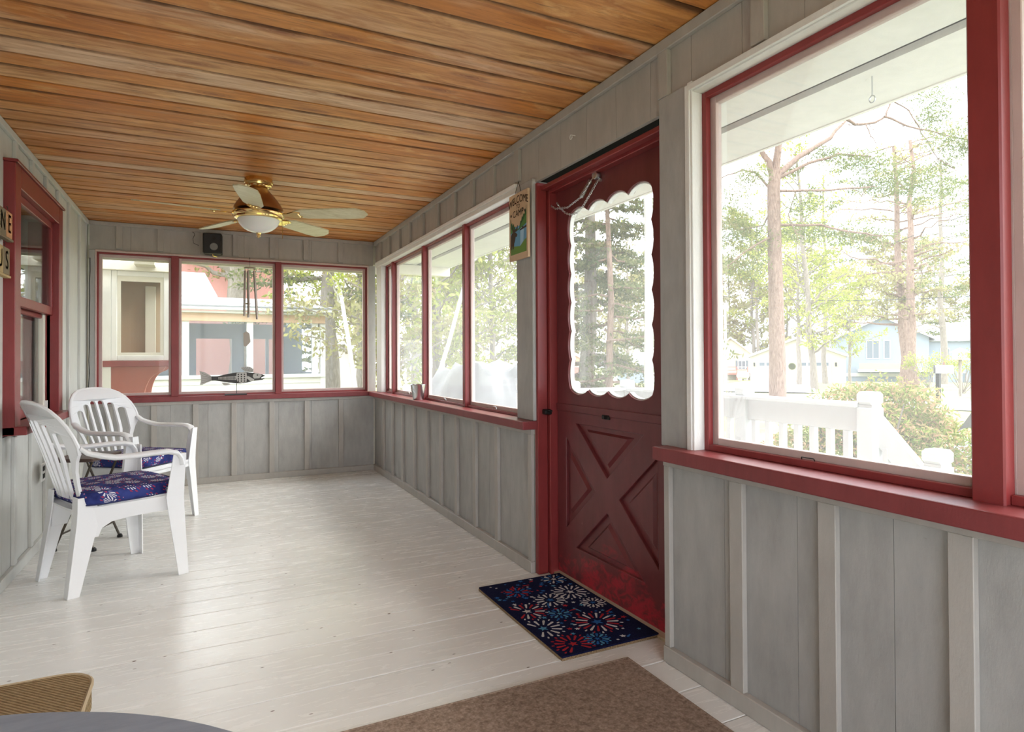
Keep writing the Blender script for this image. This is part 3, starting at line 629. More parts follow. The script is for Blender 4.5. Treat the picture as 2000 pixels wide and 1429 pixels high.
while yv < 4.25:
    if abs(yv-3.05) > .07: B('baluster', M_rail, rl, 3.182, 3.216, yv-.017, yv+.017, .17, .735)
    yv += .1085
for i in range(9): B('baluster', M_rail, rl, 2.28+i*.105-.017, 2.28+i*.105+.017, 4.318, 4.352, .17, .735)
ps = Vector((3.24, 1.88, 0)); post(3.24, 1.86, -.6, .60, .05)
m = MB(); m.loft([[Vector((3.2, 2.15, .84)), Vector((3.25, 2.15, .84)), Vector((3.25, 2.15, .68)), Vector((3.2, 2.15, .68))], [Vector((3.22, 1.85, .50)), Vector((3.27, 1.85, .50)), Vector((3.27, 1.85, .34)), Vector((3.22, 1.85, .34))]]); m.build('stair_rail', M_rail, rl)
for k in range(3):
    yq = 2.10-.07*k; B('baluster', M_rail, rl, 3.2, 3.232, yq-.014, yq+.014, -.2, .66-.08*k)

# ------------------------------------------------------------------ plants
M_bark = bark_mat('reddish_pine_bark', (0.133, 0.086, 0.066), (0.281, 0.195, 0.156)); M_bark2 = bark_mat('grey_brown_bark', (0.156, 0.133, 0.109), (0.265, 0.226, 0.195)); M_bark3 = bark_mat('pale_birch_bark', (0.328, 0.304, 0.281), (0.515, 0.491, 0.468))
L_pine = leaf_mat('pine_needles', [(0, (0.076, 0.106, 0.038)), (.5, (0.144, 0.167, 0.061)), (1, (0.205, 0.213, 0.091))])
L_spr = leaf_mat('spring_leaves', [(0, (0.190, 0.228, 0.038)), (.5, (0.289, 0.319, 0.068)), (1, (0.350, 0.334, 0.122))])
L_bud = leaf_mat('budding_twigs', [(0, (0.213, 0.167, 0.099)), (.5, (0.258, 0.251, 0.091)), (1, (0.304, 0.274, 0.152))])
L_con = leaf_mat('drooping_conifer_needles', [(0, (0.076, 0.099, 0.042)), (.5, (0.137, 0.152, 0.068)), (1, (0.205, 0.198, 0.099))])
L_jun = leaf_mat('cedar_shrub_foliage', [(0, (0.099, 0.144, 0.030)), (.4, (0.205, 0.228, 0.061)), (.62, (0.274, 0.251, 0.091)), (.8, (0.319, 0.220, 0.114)), (1, (0.365, 0.205, 0.129))])
def wob(pts, n, amp, rg):
    pts = [Vector(p) for p in pts]; out = []
    for a, b in zip(pts[:-1], pts[1:]):
        for i in range(n): out.append(a.lerp(b, i/n)+Vector((rg.uniform(-amp, amp), rg.uniform(-amp, amp), rg.uniform(-amp, amp)*.5)))
    out.append(pts[-1]); return out
def branch(m, a, b, r0, rg, amp=.1, n=4, r1=None):
    p = wob([a, (Vector(a)+Vector(b))/2+Vector((0, 0, rg.uniform(-.1, .3)*(Vector(b)-Vector(a)).length*.3)), b], n, amp, rg); k = len(p)
    m.tube(p, [r0+((r1 or r0*.25)-r0)*i/(k-1) for i in range(k)], 5, cap=False); return p
def cloud(rg, c, r, n, flat=1.0):
    d = rg.normal(size=(n, 3)); d /= np.linalg.norm(d, axis=1)[:, None]; d *= (rg.random(n)**.45)[:, None]*np.array([r, r, r*flat])[None]; return d+np.asarray(c)[None]
def tree(name, label, base, height, rad, kind, seed, leaf, bark, lean=(0, 0), n_br=26, h0=.25, spread=2.4, leaf_n=5000, size=.12, group=None, cat='tree', aspect=.4, flat=.45, dead=0, taper=.3, droop=0):
    rg = random.Random(seed); ng = np.random.default_rng(seed); base = Vector(base); t = thing(name, label, cat, base-Vector((0, 0, .1)), group=group)
    top = base+Vector((lean[0], lean[1], height)); tr = MB(); k = 9
    pts = [base.lerp(top, i/(k-1))+Vector((rg.uniform(-1, 1), rg.uniform(-1, 1), 0))*rad*.5*(0 < i < k-1) for i in range(k)]; pts[0] = pts[0]-Vector((0, 0, .15))
    tr.tube(pts, [rad*(1.18 if i == 0 else 1-(1-taper)*i/(k-1)) for i in range(k)], 10); tr.build('trunk', bark, t, smooth=True, angle=60)
    bm_ = MB(); cl = []
    for i in range(n_br):
        f = h0+(1-h0)*(i+rg.random())/n_br; p = base.lerp(top, f); ang = rg.random()*6.283; ff = (f-h0)/(1-h0)
        if kind == 'cone': L = spread*(1-.88*ff)*rg.uniform(.75, 1.1); dz = -droop*L+rg.uniform(-.1, .1)*L
        elif kind == 'pine': L = spread*(.55+.6*math.sin(ff*2.6))*rg.uniform(.5, 1.15); dz = rg.uniform(-.1, .35)*L
        else: L = spread*(.5+.7*math.sin(.4+ff*2.4))*rg.uniform(.6, 1.1); dz = rg.uniform(.3, .9)*L
        q = p+Vector((math.cos(ang)*L, math.sin(ang)*L, dz)); bp = branch(bm_, p, q, rad*.28*(1-.6*ff)+.008, rg, .05*L)
        if rg.random() < dead: continue
        for s in bp[2:]:
            if kind == 'cone': cl.append((s, .16*L+.12, .28))
            else: cl.append((s+Vector((rg.uniform(-.3, .3)*L*.4, rg.uniform(-.3, .3)*L*.4, rg.uniform(-.1, .2)*L*.3)), L*rg.uniform(.16, .30), flat))
    bm_.build('branches', bark, t, smooth=True, angle=70, kind='stuff')
    if cl:
        per = max(3, leaf_n//len(cl)); pts = np.concatenate([cloud(ng, c, r, per, f) for c, r, f in cl]); quads('foliage', leaf, t, pts, size, aspect, seed)
    return t
# the big pine in front of the picture window, its limbs laid out one by one
pb = foot(1518, 26.5); pine = thing('pine_tree', 'tall reddish pine with forked crown outside the picture window', 'tree', pb)
rg = random.Random(11); ng = np.random.default_rng(11); D_ = 26.5
tr = MB(); p_ = [at(1519, 782, D_), at(1518, 690, D_), at(1515, 560, D_), at(1512, 440, D_), at(1511, 370, D_), at(1514, 335, D_)]; p_[0].z = pb.z-.1
tr.tube(p_, [.36, .33, .30, .27, .26, .25], 12); tr.build('trunk', M_bark, pine, smooth=True, angle=60)
br = MB(); clp = []
limbs = [([(1512, 350), (1500, 315), (1485, 285), (1478, 230)], .15, 0), ([(1514, 345), (1518, 300), (1520, 250), (1530, 170)], .19, 0),
         ([(1516, 345), (1560, 305), (1620, 270), (1655, 232)], .15, 1), ([(1655, 232), (1672, 243), (1710, 240), (1728, 228), (1742, 195)], .075, .4), ([(1728, 226), (1770, 245), (1840, 262), (1895, 275)], .055, 0),
         ([(1742, 195), (1775, 215), (1800, 260), (1830, 310), (1870, 335)], .035, .3), ([(1514, 352), (1580, 318), (1640, 300), (1700, 305)], .08, -.6), ([(1513, 372), (1570, 372), (1640, 370), (1700, 365)], .07, -1),
         ([(1509, 380), (1480, 340), (1450, 330), (1405, 350)], .06, .8), ([(1511, 400), (1490, 440), (1440, 450), (1400, 470)], .05, 1), ([(1513, 440), (1600, 440), (1680, 455), (1720, 460)], .06, -1.5),
         ([(1690, 240), (1700, 265), (1718, 284)], .03, 0), ([(1514, 460), (1470, 480), (1420, 520)], .05, -1), ([(1555, 372), (1540, 420), (1560, 470)], .03, -.5)]
for pl, r0, dd in limbs:
    pts = [at(u, v, D_+dd*i*.6) for i, (u, v) in enumerate(pl)]; w_ = wob(pts, 3, .05, rg); k = len(w_); br.tube(w_, [r0*(1-.6*i/(k-1)) for i in range(k)], 6, cap=False)
    for s in w_[3::2]:
        for q in range(3):
            e = s+Vector((rg.uniform(-.5, .5), rg.uniform(-.5, .5), rg.uniform(-.5, .25))); br.tube(wob([s, e], 3, .06, rg), .012, 4, cap=False)
br.build('limbs', M_bark, pine, smooth=True, angle=70)
tufts = [(1790, 170, 1.1, .5), (1830, 200, 1.2, .5), (1860, 265, 1.3, .5), (1880, 290, .9, .5), (1820, 235, .8, .5), (1850, 320, .7, .6), (1420, 390, 1.1, .8), (1440, 430, 1.1, .8), (1410, 470, 1.0, .8), (1660, 312, 1.3, .35), (1700, 320, 1.1, .4), (1610, 300, .8, .4),
         (1740, 350, 1.6, .4), (1790, 365, 1.7, .4), (1840, 375, 1.5, .4), (1700, 365, 1.0, .4), (1480, 470, 1.2, .6), (1560, 452, 1.3, .4), (1640, 455, 1.5, .35), (1700, 465, 1.2, .4), (1570, 400, .8, .7), (1450, 520, 1.2, .6), (1550, 330, .6, .6), (1470, 345, .8, .6), (1520, 175, 1.0, .5), (1470, 215, 1, .5)]
pts = np.concatenate([cloud(ng, at(u, v, D_+rg.uniform(-1, 1)), r, int(650*r), f) for u, v, r, f in tufts]); quads('foliage', L_pine, pine, pts, .19, .19, 5)
def T(name, label, u, depth, height, rad, kind, seed, leaf, bark, **k): return tree(name, label, foot(u, depth), height, rad, kind, seed, leaf, bark, **k)
T('slender_tree', 'slender leaning trunk wrapped in fresh green leaves in front of the garage', 1591, 40, 15, .22, 'dec', 21, L_spr, M_bark2, lean=(-1.6, 0), n_br=26, spread=3.0, leaf_n=2600, size=.24, h0=.12)
T('slender_tree', 'thin straight grey trunk behind the slender leaning tree', 1612, 60, 20, .24, 'pine', 22, L_pine, M_bark2, n_br=18, spread=3, leaf_n=1800, size=.3, h0=.45)
T('pine_tree', 'straight brown pine standing before the blue grey house', 1766, 44, 17, .36, 'pine', 23, L_bud, M_bark, n_br=30, spread=4.2, leaf_n=2600, size=.26, h0=.22, dead=.35, lean=(-.6, .2))
T('pine_tree', 'right hand brown pine of the pair before the blue grey house', 1786, 42, 17, .34, 'pine', 24, L_bud, M_bark, n_br=26, spread=4.0, leaf_n=2200, size=.26, h0=.25, dead=.35, lean=(.6, .5))
T('pine_tree', 'grey green pine at the right end of the blue grey house', 1842, 62, 22, .34, 'pine', 25, L_pine, M_bark2, n_br=28, spread=4.5, leaf_n=3000, size=.3, h0=.2, dead=.2)
T('pine_tree', 'pine seen through the last pane at the right edge', 1990, 48, 19, .34, 'pine', 26, L_pine, M_bark2, n_br=30, spread=4.6, leaf_n=4000, size=.26, h0=.12)
T('leafy_tree', 'bare spring tree with fanned twigs behind the pair of pines', 1775, 58, 14, .18, 'dec', 27, L_bud, M_bark2, n_br=40, spread=5, leaf_n=1500, size=.2, h0=.3)
T('leafy_tree', 'bright yellow green leafy tree behind the big pine', 1560, 52, 13, .2, 'dec', 28, L_spr, M_bark2, n_br=34, spread=4.4, leaf_n=5200, size=.30, h0=.35)
T('leafy_tree', 'yellow green leafy tree behind the cottage gable', 1480, 95, 24, .3, 'dec', 29, L_spr, M_bark2, n_br=30, spread=6, leaf_n=4500, size=.45, h0=.3)
T('leafy_tree', 'small yellow green tree in front of the blue grey house porch', 1660, 56, 9, .14, 'dec', 30, L_spr, M_bark2, n_br=24, spread=3, leaf_n=2400, size=.28, h0=.25)
# trees seen through the door
T('hemlock_tree', 'thick trunked drooping hemlock at left in the door glass', 1152, 17, 9, .24, 'cone', 41, L_con, M_bark2, n_br=44, spread=2.6, leaf_n=15000, size=.13, h0=.10, droop=.22)
T('hemlock_tree', 'slimmer drooping hemlock in the middle of the door glass', 1190, 15.5, 8.4, .10, 'cone', 42, L_con, M_bark, n_br=44, spread=2.9, leaf_n=15000, size=.12, h0=.12, droop=.22)
T('roadside_tree', 'big pale barked trunk at the right edge of the door glass', 1269, 13, 12, .095, 'pine', 43, L_pine, M_bark3, n_br=10, spread=2, leaf_n=900, size=.15, h0=.7, taper=.85)
T('leafy_tree', 'clump of thin stems beyond the hemlocks in the door glass', 1226, 38, 9, .10, 'dec', 44, L_bud, M_bark2, n_br=34, spread=3.4, leaf_n=1500, size=.2, h0=.08)
# thicket beside the outer wall
for i, (u, dp, h, sd, lb) in enumerate([(775, 15, 9, 51, 'dense yellow green tree in the farthest pane of the sash run'), (850, 17, 11, 52, 'yellow green tree rising behind the grey tarpaulin'), (905, 21, 12, 53, 'tall yellow green tree between second and third sash'),
                                       (960, 19, 10, 54, 'leafy tree above the grey tarpaulin by the post'), (1020, 26, 13, 55, 'leafy tree beyond the welcome sign'), (810, 26, 14, 56, 'tall leafy tree deep in the thicket')]):
    T('leafy_tree', lb, u, dp, h, .10+.03*(i % 3), 'dec', sd, L_spr if i % 2 else L_bud, M_bark2, n_br=40, spread=2.6, leaf_n=9000, size=.17, h0=.06)
T('birch_tree', 'leaning white birch in the thicket beyond the sash run', 812, 11, 8, .045, 'dec', 57, L_spr, M_bark3, lean=(2.2, -.4), n_br=16, spread=1.6, leaf_n=2600, size=.11, h0=.4)
T('conifer_tree', 'stout conifer beside the neighbour porch in the end window', 646, 21, 13, .30, 'cone', 58, L_con, M_bark2, n_br=40, spread=3.6, leaf_n=15000, size=.17, h0=.22, droop=.1)
T('leafy_tree', 'pale yellow green tree in the right end window pane', 700, 26, 12, .16, 'dec', 59, L_spr, M_bark2, n_br=36, spread=3.6, leaf_n=9000, size=.22, h0=.12)
T('birch_tree', 'thin white birch leaning at the edge of the end window', 712, 13, 6, .06, 'dec', 60, L_spr, M_bark3, lean=(-.9, .4), n_br=12, spread=1.2, leaf_n=900, size=.1, h0=.45)
T('shade_tree', 'thick limbed tree against the pink house behind the neighbour roof', 463, 27, 16, .42, 'dec', 61, L_bud, M_bark2, n_br=26, spread=5, leaf_n=4000, size=.22, h0=.28)
# far woodland
gsrc = {}
rw = random.Random(5); k = 0
for i in range(26):
    u = 560+i*62+rw.uniform(-20, 20); dp = rw.uniform(95, 125); b = foot(u, dp); kd = rw.choice(['a', 'a', 'b'])
    lab, leaf = ('tall hazy spring tree in the distant woodland', L_bud) if kd == 'a' else ('hazy dark evergreen in the distant woodland', L_pine)
    if kd not in gsrc: gsrc[kd] = tree('woodland_tree', lab, b, 21, .3, 'dec' if kd == 'a' else 'cone', 70+len(gsrc), leaf, M_bark2, n_br=34, spread=5.4, leaf_n=3600, size=.75, h0=.12, group='distant woodland trees' if kd == 'a' else 'distant woodland evergreens', droop=.1)
    else:
        c = copy_tree(gsrc[kd]); c.location = b-Vector((0, 0, .1)); c.rotation_euler = (0, 0, rw.uniform(0, 6.28)); s = rw.uniform(.7, 1.15); c.scale = (s, s, s)
# the rounded shrub behind the railing
shb = foot(1712, 6.6); sh = thing('shrub', 'rounded cedar shrub with green and rust foliage behind the railing', 'shrub', shb)
ng = np.random.default_rng(91); pts = []
lob = [((0, 0, .62), .95), ((-.45, .25, .75), .62), ((.35, -.2, .55), .8), ((.1, .1, 1.02), .60), ((-.25, .15, 1.1), .42), ((.6, -.35, .25), .62), ((-.6, .35, .4), .6), ((.25, -.1, 1.15), .42)]
ex = Vector((math.cos(YAW), -math.sin(YAW), 0)); ey = Vector((math.sin(YAW), math.cos(YAW), 0))
for (a, b2, c), r in lob:
    ctr = shb+ex*a+ey*b2+Vector((0, 0, c)); n = int(11000*r*r); d = ng.normal(size=(n, 3)); d /= np.linalg.norm(d, axis=1)[:, None]
    lump = 1+.10*np.sin(d[:, 0]*9+a*5)+.10*np.sin(d[:, 1]*11)+.08*np.sin(d[:, 2]*13); d *= (r*.82*lump*(.55+.45*ng.random(n)**.35))[:, None]; p = d+np.array(ctr)[None]; pts.append(p[p[:, 2] > shb.z+.02])
quads('foliage', L_jun, sh, np.concatenate(pts), .058, .30, 4)
m = MB(); rg = random.Random(4)
for i in range(26): e = shb+Vector((rg.uniform(-.7, .7), rg.uniform(-.7, .7), rg.uniform(.5, 1.3))); m.tube(wob([shb+Vector((rg.uniform(-.1, .1), rg.uniform(-.1, .1), 0)), e], 4, .05, rg), [.022, .02, .016, .012, .006], 5, cap=False)
m.build('stems', M_bark2, sh)
for i, (u, dp) in enumerate(((1880, 34), (1815, 40))):
    b = foot(u, dp); s = thing('bush', ['small budding bush under the bird feeder', 'thin green bush behind the mailbox'][i], 'bush', b); m = MB(); rg = random.Random(i); ng = np.random.default_rng(i); pp = []
    for j in range(14): e = b+Vector((rg.uniform(-1.1, 1.1), rg.uniform(-1.1, 1.1), rg.uniform(1, 2.2))); m.tube(wob([b, e], 3, .06, rg), .02, 4, cap=False); pp.append(cloud(ng, e, .4, 60))
    m.build('stems', M_bark2, s); quads('foliage', L_spr, s, np.concatenate(pp), .14, .5, i)

# ------------------------------------------------------------------ buildings and yard things
def house_siding(parent, mat, x0, x1, yf, z0, z1, step, gable=None):
    """lap siding courses on a wall facing -y, local coordinates"""
    z = z0
    while z < z1-.01:
        zz = min(z+step, z1); m = MB(); m.add([(x0, yf-.02, z), (x1, yf-.02, z), (x1, yf, zz), (x0, yf, zz), (x0, yf+.03, z), (x1, yf+.03, z), (x1, yf+.03, zz), (x0, yf+.03, zz)], [(0, 1, 2, 3), (4, 7, 6, 5), (0, 4, 5, 1), (3, 2, 6, 7), (0, 3, 7, 4), (1, 5, 6, 2)])
        m.build('siding_course', mat, parent, world=False); z = zz
def LB(name, mat, parent, *a, c=0): return MB().box(*a, c=c).build(name, mat, parent, world=False)
def lwin(parent, x0, x1, yf, z0, z1, fr=M_rail, mull=True):
    f = MB().shape([[(x0, z0), (x1, z0), (x1, z1), (x0, z1)], [(x0+.08, z0+.08), (x1-.08, z0+.08), (x1-.08, z1-.08), (x0+.08, z1-.08)]], yf-.06, yf, lambda u, v, t: (u, t, v)).build('window', fr, parent, world=False)
    MB().box(x0+.06, x1-.06, yf-.03, yf-.02, z0+.06, z1-.06).build('window_glass', M_far, f, world=False)
    if mull: MB().box((x0+x1)/2-.03, (x0+x1)/2+.03, yf-.05, yf-.03, z0, z1).build('window_bar', fr, f, world=False)
M_far = plain('far_window_glass', (.12, .14, .16), .4, 0, .2)
M_yel = painted('pale_yellow_siding', (.46, .42, .31), .6, .04); M_roofr = painted('red_metal_roof', (.42, .13, .11), .6, .05); M_roofg = painted('grey_shingles', (.24, .24, .25), .8, .08)
M_blue = painted('blue_grey_siding', (.21, .245, .29), .6, .04); M_pink = painted('faded_barn_red_boards', (.42, .19, .165), .7, .06)
M_rust = painted('weathered_tan_board', (.52, .34, .22), .7, .1); M_off = painted('off_white_siding', (.48, .465, .43), .6, .04); M_redstair = painted('red_stair_stain', (.40, .13, .10), .6, .05)
def gable_house(h, w, d, ze, zp, zb, wall, roof, over=.3, front='y'):
    """gable end faces -y"""
    MB().shape([[(-w/2, zb), (w/2, zb), (w/2, ze), (0, zp), (-w/2, ze)]], 0, d, lambda u, v, t: (u, t, v)).build('walls', wall, h, world=False)
    for s in (-1, 1):
        sl = (zp-ze)/(w/2); m = MB(); xo = w/2+over; zo = ze-sl*over
        m.loft([[Vector((0, -over, zp)), Vector((s*xo, -over, zo)), Vector((s*xo, -over, zo+.16)), Vector((0, -over, zp+.16))], [Vector((0, d+over, zp)), Vector((s*xo, d+over, zo)), Vector((s*xo, d+over, zo+.16)), Vector((0, d+over, zp+.16))]])
        m.build('roof_slope', roof, h, world=False)
        m = MB(); m.loft([[Vector((0, -over-.04, zp-.02)), Vector((s*xo, -over-.04, zo-.02)), Vector((s*xo, -over-.04, zo+.2)), Vector((0, -over-.04, zp+.2))], [Vector((0, -over, zp-.02)), Vector((s*xo, -over, zo-.02)), Vector((s*xo, -over, zo+.2)), Vector((0, -over, zp+.2))]]); m.build('barge_board', M_rail, h, world=False)
def place_house(name, label, u, depth, cat='house', turn=0):
    b = foot(u, depth); d = math.atan2(b.y, b.x); return thing(name, label, cat, b, d-math.pi/2+turn)
c = place_house('cottage', 'small cream cottage with red roof left of the big pine', 1427, 84)
gable_house(c, 6.0, 9, 3.2, 5.6, -.6, M_yel, M_roofr)
lwin(c, -2.6, -1.5, -.02, 1.6, 2.9); lwin(c, .9, 1.9, -.02, 1.4, 2.6)
for x in (.62, 1.92): LB('shutter', M_far, c, x, x+.25, -.06, 0, 1.4, 2.6)
LB('deck_platform', M_redstair, c, -.6, 3.4, -2.4, -.02, .75, .95); LB('deck_rail', M_redstair, c, -.6, .7, -2.4, -2.34, 1.7, 1.8); LB('deck_rail', M_redstair, c, -.6, .7, -2.4, -2.34, 1.3, 1.38); LB('deck_rail', M_white, c, .7, 3.4, -2.4, -2.34, 1.72, 1.8)
for x in (-.6, .7, 2, 3.3): LB('deck_post', M_redstair, c, x, x+.12, -2.42, -2.3, -.6, 1.8)
for k in range(6): LB('stair_tread', M_redstair, c, -.9-.35*k, -.5-.35*k, -2.4, -1.2, .75-.22*k-.1, .75-.22*k)
LB('stair_stringer', M_redstair, c, -2.9, -.6, -2.46, -2.4, -.45, -.38)
pt = thing('propane_tank', 'white propane tank under the cottage deck', 'tank', foot(1451, 79)); pz = origin(pt)
m = MB(); m.lathe([(0, -.9), (.25, -.85), (.45, -.6), (.45, .6), (.25, .85), (0, .9)], (pz.x, pz.y, pz.z+.62), 14, 'x'); m.build('tank_body', M_white, pt, smooth=True)
for q in (-.5, .5): B('tank_foot', M_white, pt, pz.x+q-.08, pz.x+q+.08, pz.y-.25, pz.y+.25, pz.z-.05, pz.z+.25)
g_ = place_house('garage', 'cream two door garage behind the big pine', 1556, 66, turn=0)
gable_house(g_, 9.2, 9, 2.75, 4.6, -.5, M_yel, M_roofg)
for x0 in (-3.9, .15):
    dd = LB('garage_door', M_off, g_, x0, x0+3.1, -.06, -.01, -.3, 2.35)
    for q in range(4): MB().box(x0+.25+q*.7, x0+.75+q*.7, -.08, -.06, 1.75, 2.1).build('door_light', M_far, dd, world=False)
    for q in range(3): MB().box(x0, x0+3.1, -.075, -.06, .3+q*.5, .33+q*.5).build('door_groove', M_white, dd, world=False)
MB().lathe([(.28, -.03), (.36, 0), (.28, .03), (.2, 0), (.28, -.03)], (-.45, -.08, 1.7), 16, 'y').build('wreath', L_con, g_, world=False)
for x in (-4.25, 3.6): LB('wall_lamp', M_blackm, g_, x, x+.15, -.15, 0, 1.7, 2.1)
bh = place_house('blue_house', 'large blue grey two storey house behind the pines', 1722, 74, turn=.12)
gable_house(bh, 9.5, 10, 5.2, 7.6, -1, M_blue, M_roofg, .6); 
MB().box(2.5, 10.5, 1.0, 9, -1, 4.7).build('side_wing', M_blue, bh, world=False)
m = MB(); m.loft([[Vector((2.2, .5, 4.7)), Vector((11, .5, 4.7)), Vector((11, .5, 4.85)), Vector((2.2, .5, 4.85))], [Vector((2.2, 5, 6.9)), Vector((9, 5, 6.9)), Vector((9, 5, 7.05)), Vector((2.2, 5, 7.05))]]); m.build('wing_roof', M_roofg, bh, world=False)
lwin(bh, -1.6, -.2, -.02, 2.7, 4.9); lwin(bh, .2, .9, -.02, 2.7, 4.9, mull=False); LB('balcony', M_white, bh, -2.5, 5.0, -1.8, 0, 1.2, 1.45); LB('balcony_rail', M_rust, bh, -2.5, 2, -1.8, -1.7, 1.5, 2.2); LB('garage_band', M_off, bh, -5, 4.5, -.12, 0, .6, 1.0)
for x in (1.6, 5.0): LB('balcony_post', M_white, bh, x, x+.3, -1.8, -1.5, -1, 2.4)
for x in (6.0, 8.8): lwin(bh, x, x+.95, .98, 2.2, 3.9)
for x in (4.4, 7.6): lwin(bh, x, x+.95, .98, -.4, 1.1)
sd = place_house('garden_shed', 'small tan shed with red barn door in the door glass', 1117, 48); gable_house(sd, 3.2, 3, 1.7, 2.5, -.4, M_rust, M_roofg, .15)
rd = LB('shed_door', M_pink, sd, -.2, 1.0, -.05, -.01, -.2, 1.5); 
for a, b in (((-.2, -.2), (1.0, .6)), ((1.0, -.2), (-.2, .6))):
    MB().tube([(a[0], -.06, a[1]), (b[0], -.06, b[1])], .05, 4).build('door_brace', M_white, rd, world=False)
for z in (-.2, .62, 1.45): MB().box(-.2, 1.0, -.09, -.05, z, z+.08).build('door_ledge', M_white, rd, world=False)
ob = place_house('outbuilding', 'white garage with pale roller door in the door glass', 1246, 60); gable_house(ob, 6.4, 5, 2.2, 3.6, -.5, M_off, M_roofg); LB('roller_door', M_blue, ob, -1.9, .6, -.06, -.01, -.4, 1.75); lwin(ob, 2.2, 2.9, -.02, .5, 1.6)
# neighbour's porch house in the end window
nh = thing('porch_house', 'neighbour house with grey roof and screened porch in the end window', 'house', (0, 16, -.6), R(2))
W0, W1 = -5.5, 2.55
house_siding(nh, M_off, W0, W1, 0, 0, 1.30, .145); LB('corner_board', M_rail, nh, W1, W1+.12, -.03, .1, 0, 2.6); LB('porch_sill', M_rail, nh, W0, W1+.1, -.08, .1, 1.30, 1.38)
LB('eave_board', M_rust, nh, W0, W1+.1, -.12, 0, 2.62, 2.80); LB('gutter', M_rail, nh, W0-.2, W1+.25, -.45, -.30, 2.86, 2.98, c=.02); LB('eave_soffit', M_off, nh, W0-.2, W1+.2, -.32, .1, 2.80, 2.84)
for x in (-5.4, -3.3, -.42, .93, 2.42): LB('porch_post', M_rail, nh, x-.07, x+.07, -.03, .1, 1.38, 2.62)
for a, b in ((-5.33, -3.37), (-3.23, -.49), (-.35, .86), (1.0, 2.35)): LB('porch_screen', pane_mat('porch_screen_mesh', .12, (.80, .82, .85), .1), nh, a, b, .03, .034, 1.38, 2.62)
MB().shape([[(W0, 0), (W1, 0), (W1, 2.7), (W0, 2.7)], [(-.15, .95), (.72, .95), (.72, 2.3), (-.15, 2.3)], [(1.02, .95), (2.05, .95), (2.05, 2.3), (1.02, 2.3)], [(-2.6, .95), (-1.2, .95), (-1.2, 2.3), (-2.6, 2.3)]], 2.6, 2.7, lambda u, v, t: (u, t, v)).build('porch_back_wall', M_blue, nh, world=False); LB('porch_floor', M_roofg, nh, W0, W1, .1, 2.6, .3, .4); LB('porch_side_wall', M_blue, nh, W1-.05, W1, .1, 2.6, 0, 1.4)
for x in (1.62, -1.9): LB('back_window_bar', M_blue, nh, x-.04, x+.04, 2.58, 2.72, .95, 2.3)
def slope(name, x0, x1, x0t, x1t, y0, y1, z0, z1, mat, par):
    m = MB(); m.loft([[Vector((x0, y0, z0)), Vector((x1, y0, z0)), Vector((x1, y0, z0+.06)), Vector((x0, y0, z0+.06))], [Vector((x0t, y1, z1)), Vector((x1t, y1, z1)), Vector((x1t, y1, z1+.06)), Vector((x0t, y1, z1+.06))]]); return m.build(name, mat, par, world=False)
slope('roof_slope', W0-.3, W1+.3, W0-.3, W1-.6, -.45, 2.6, 2.92, 3.35, painted('pale_grey_shingles', (.34, .345, .36), .8, .06), nh)
slope('roof_slope', W0-.3, .35, W0-.3, .15, 2.3, 5.5, 3.35, 4.35, painted('pale_grey_shingles_upper', (.32, .325, .34), .8, .06), nh)
ph = thing('barn', 'tall faded red building behind the neighbour roof', 'barn', (-1.2, 31, -.6), R(2)); gable_house(ph, 9, 10, 6.2, 9.2, 0, M_pink, M_roofg)
wbh = place_house('white_shed', 'white shed among the trees past the neighbour porch', 670, 40, cat='shed'); gable_house(wbh, 3, 3, 2.1, 3.0, -.5, M_off, M_roofg)
# grey tarpaulin over a stack beyond the deck
def tarp_z(s, q):
    base = 1.08*(1-max(0, (.16-s)/.16)**1.3*.55)-.06*max(0, s-.75)*2; edge = max(0, abs(q)-.55)/.45; return base*(1-.0*edge)-.55*edge**1.5
m = MB(); n1, n2 = 46, 22; vs = []
rg = random.Random(8); ng = np.random.default_rng(8)
def crease(x, y): return .05*math.sin(7*x+3*y)+.035*math.sin(13*x-9*y+1)+.02*math.sin(23*x+17*y)+.04*abs(math.sin(4.3*x-5.1*y))
for i in range(n1+1):
    for j in range(n2+1):
        s = i/n1; q = -1+2*j/n2; x = 2.02+1.4*s; yv = 6.35+.75*q; z = -.6
        topz = 1.03-.75*max(0, (.26-s)/.26)**1.1; prof = 1-max(0, abs(q)-.5)/.5; z = -.58+(topz+.58)*min(1, prof*1.25+.0)**.55 if abs(q) < .999 else -.6
        if q < -.5: yv = 6.35-.75*(.5+.5*((-q-.5)/.5)**.6)
        vs.append((x+.03*math.sin(9*q+4*s), yv-.05*math.sin(8*s+1.7)*max(0, -q)-.6*crease(s*2, z)*max(0, -q), z+crease(s*1.6, q)*.7))
m.add(vs, [(i*(n2+1)+j, i*(n2+1)+j+1, (i+1)*(n2+1)+j+1, (i+1)*(n2+1)+j) for i in range(n1) for j in range(n2)])
tp = tag(m.build('tarpaulin', plain('grey_tarpaulin', (.125, .125, .13), .5, 0, .25), smooth=True, angle=35), 'grey tarpaulin draped over a stack beyond the sash run', 'tarpaulin')
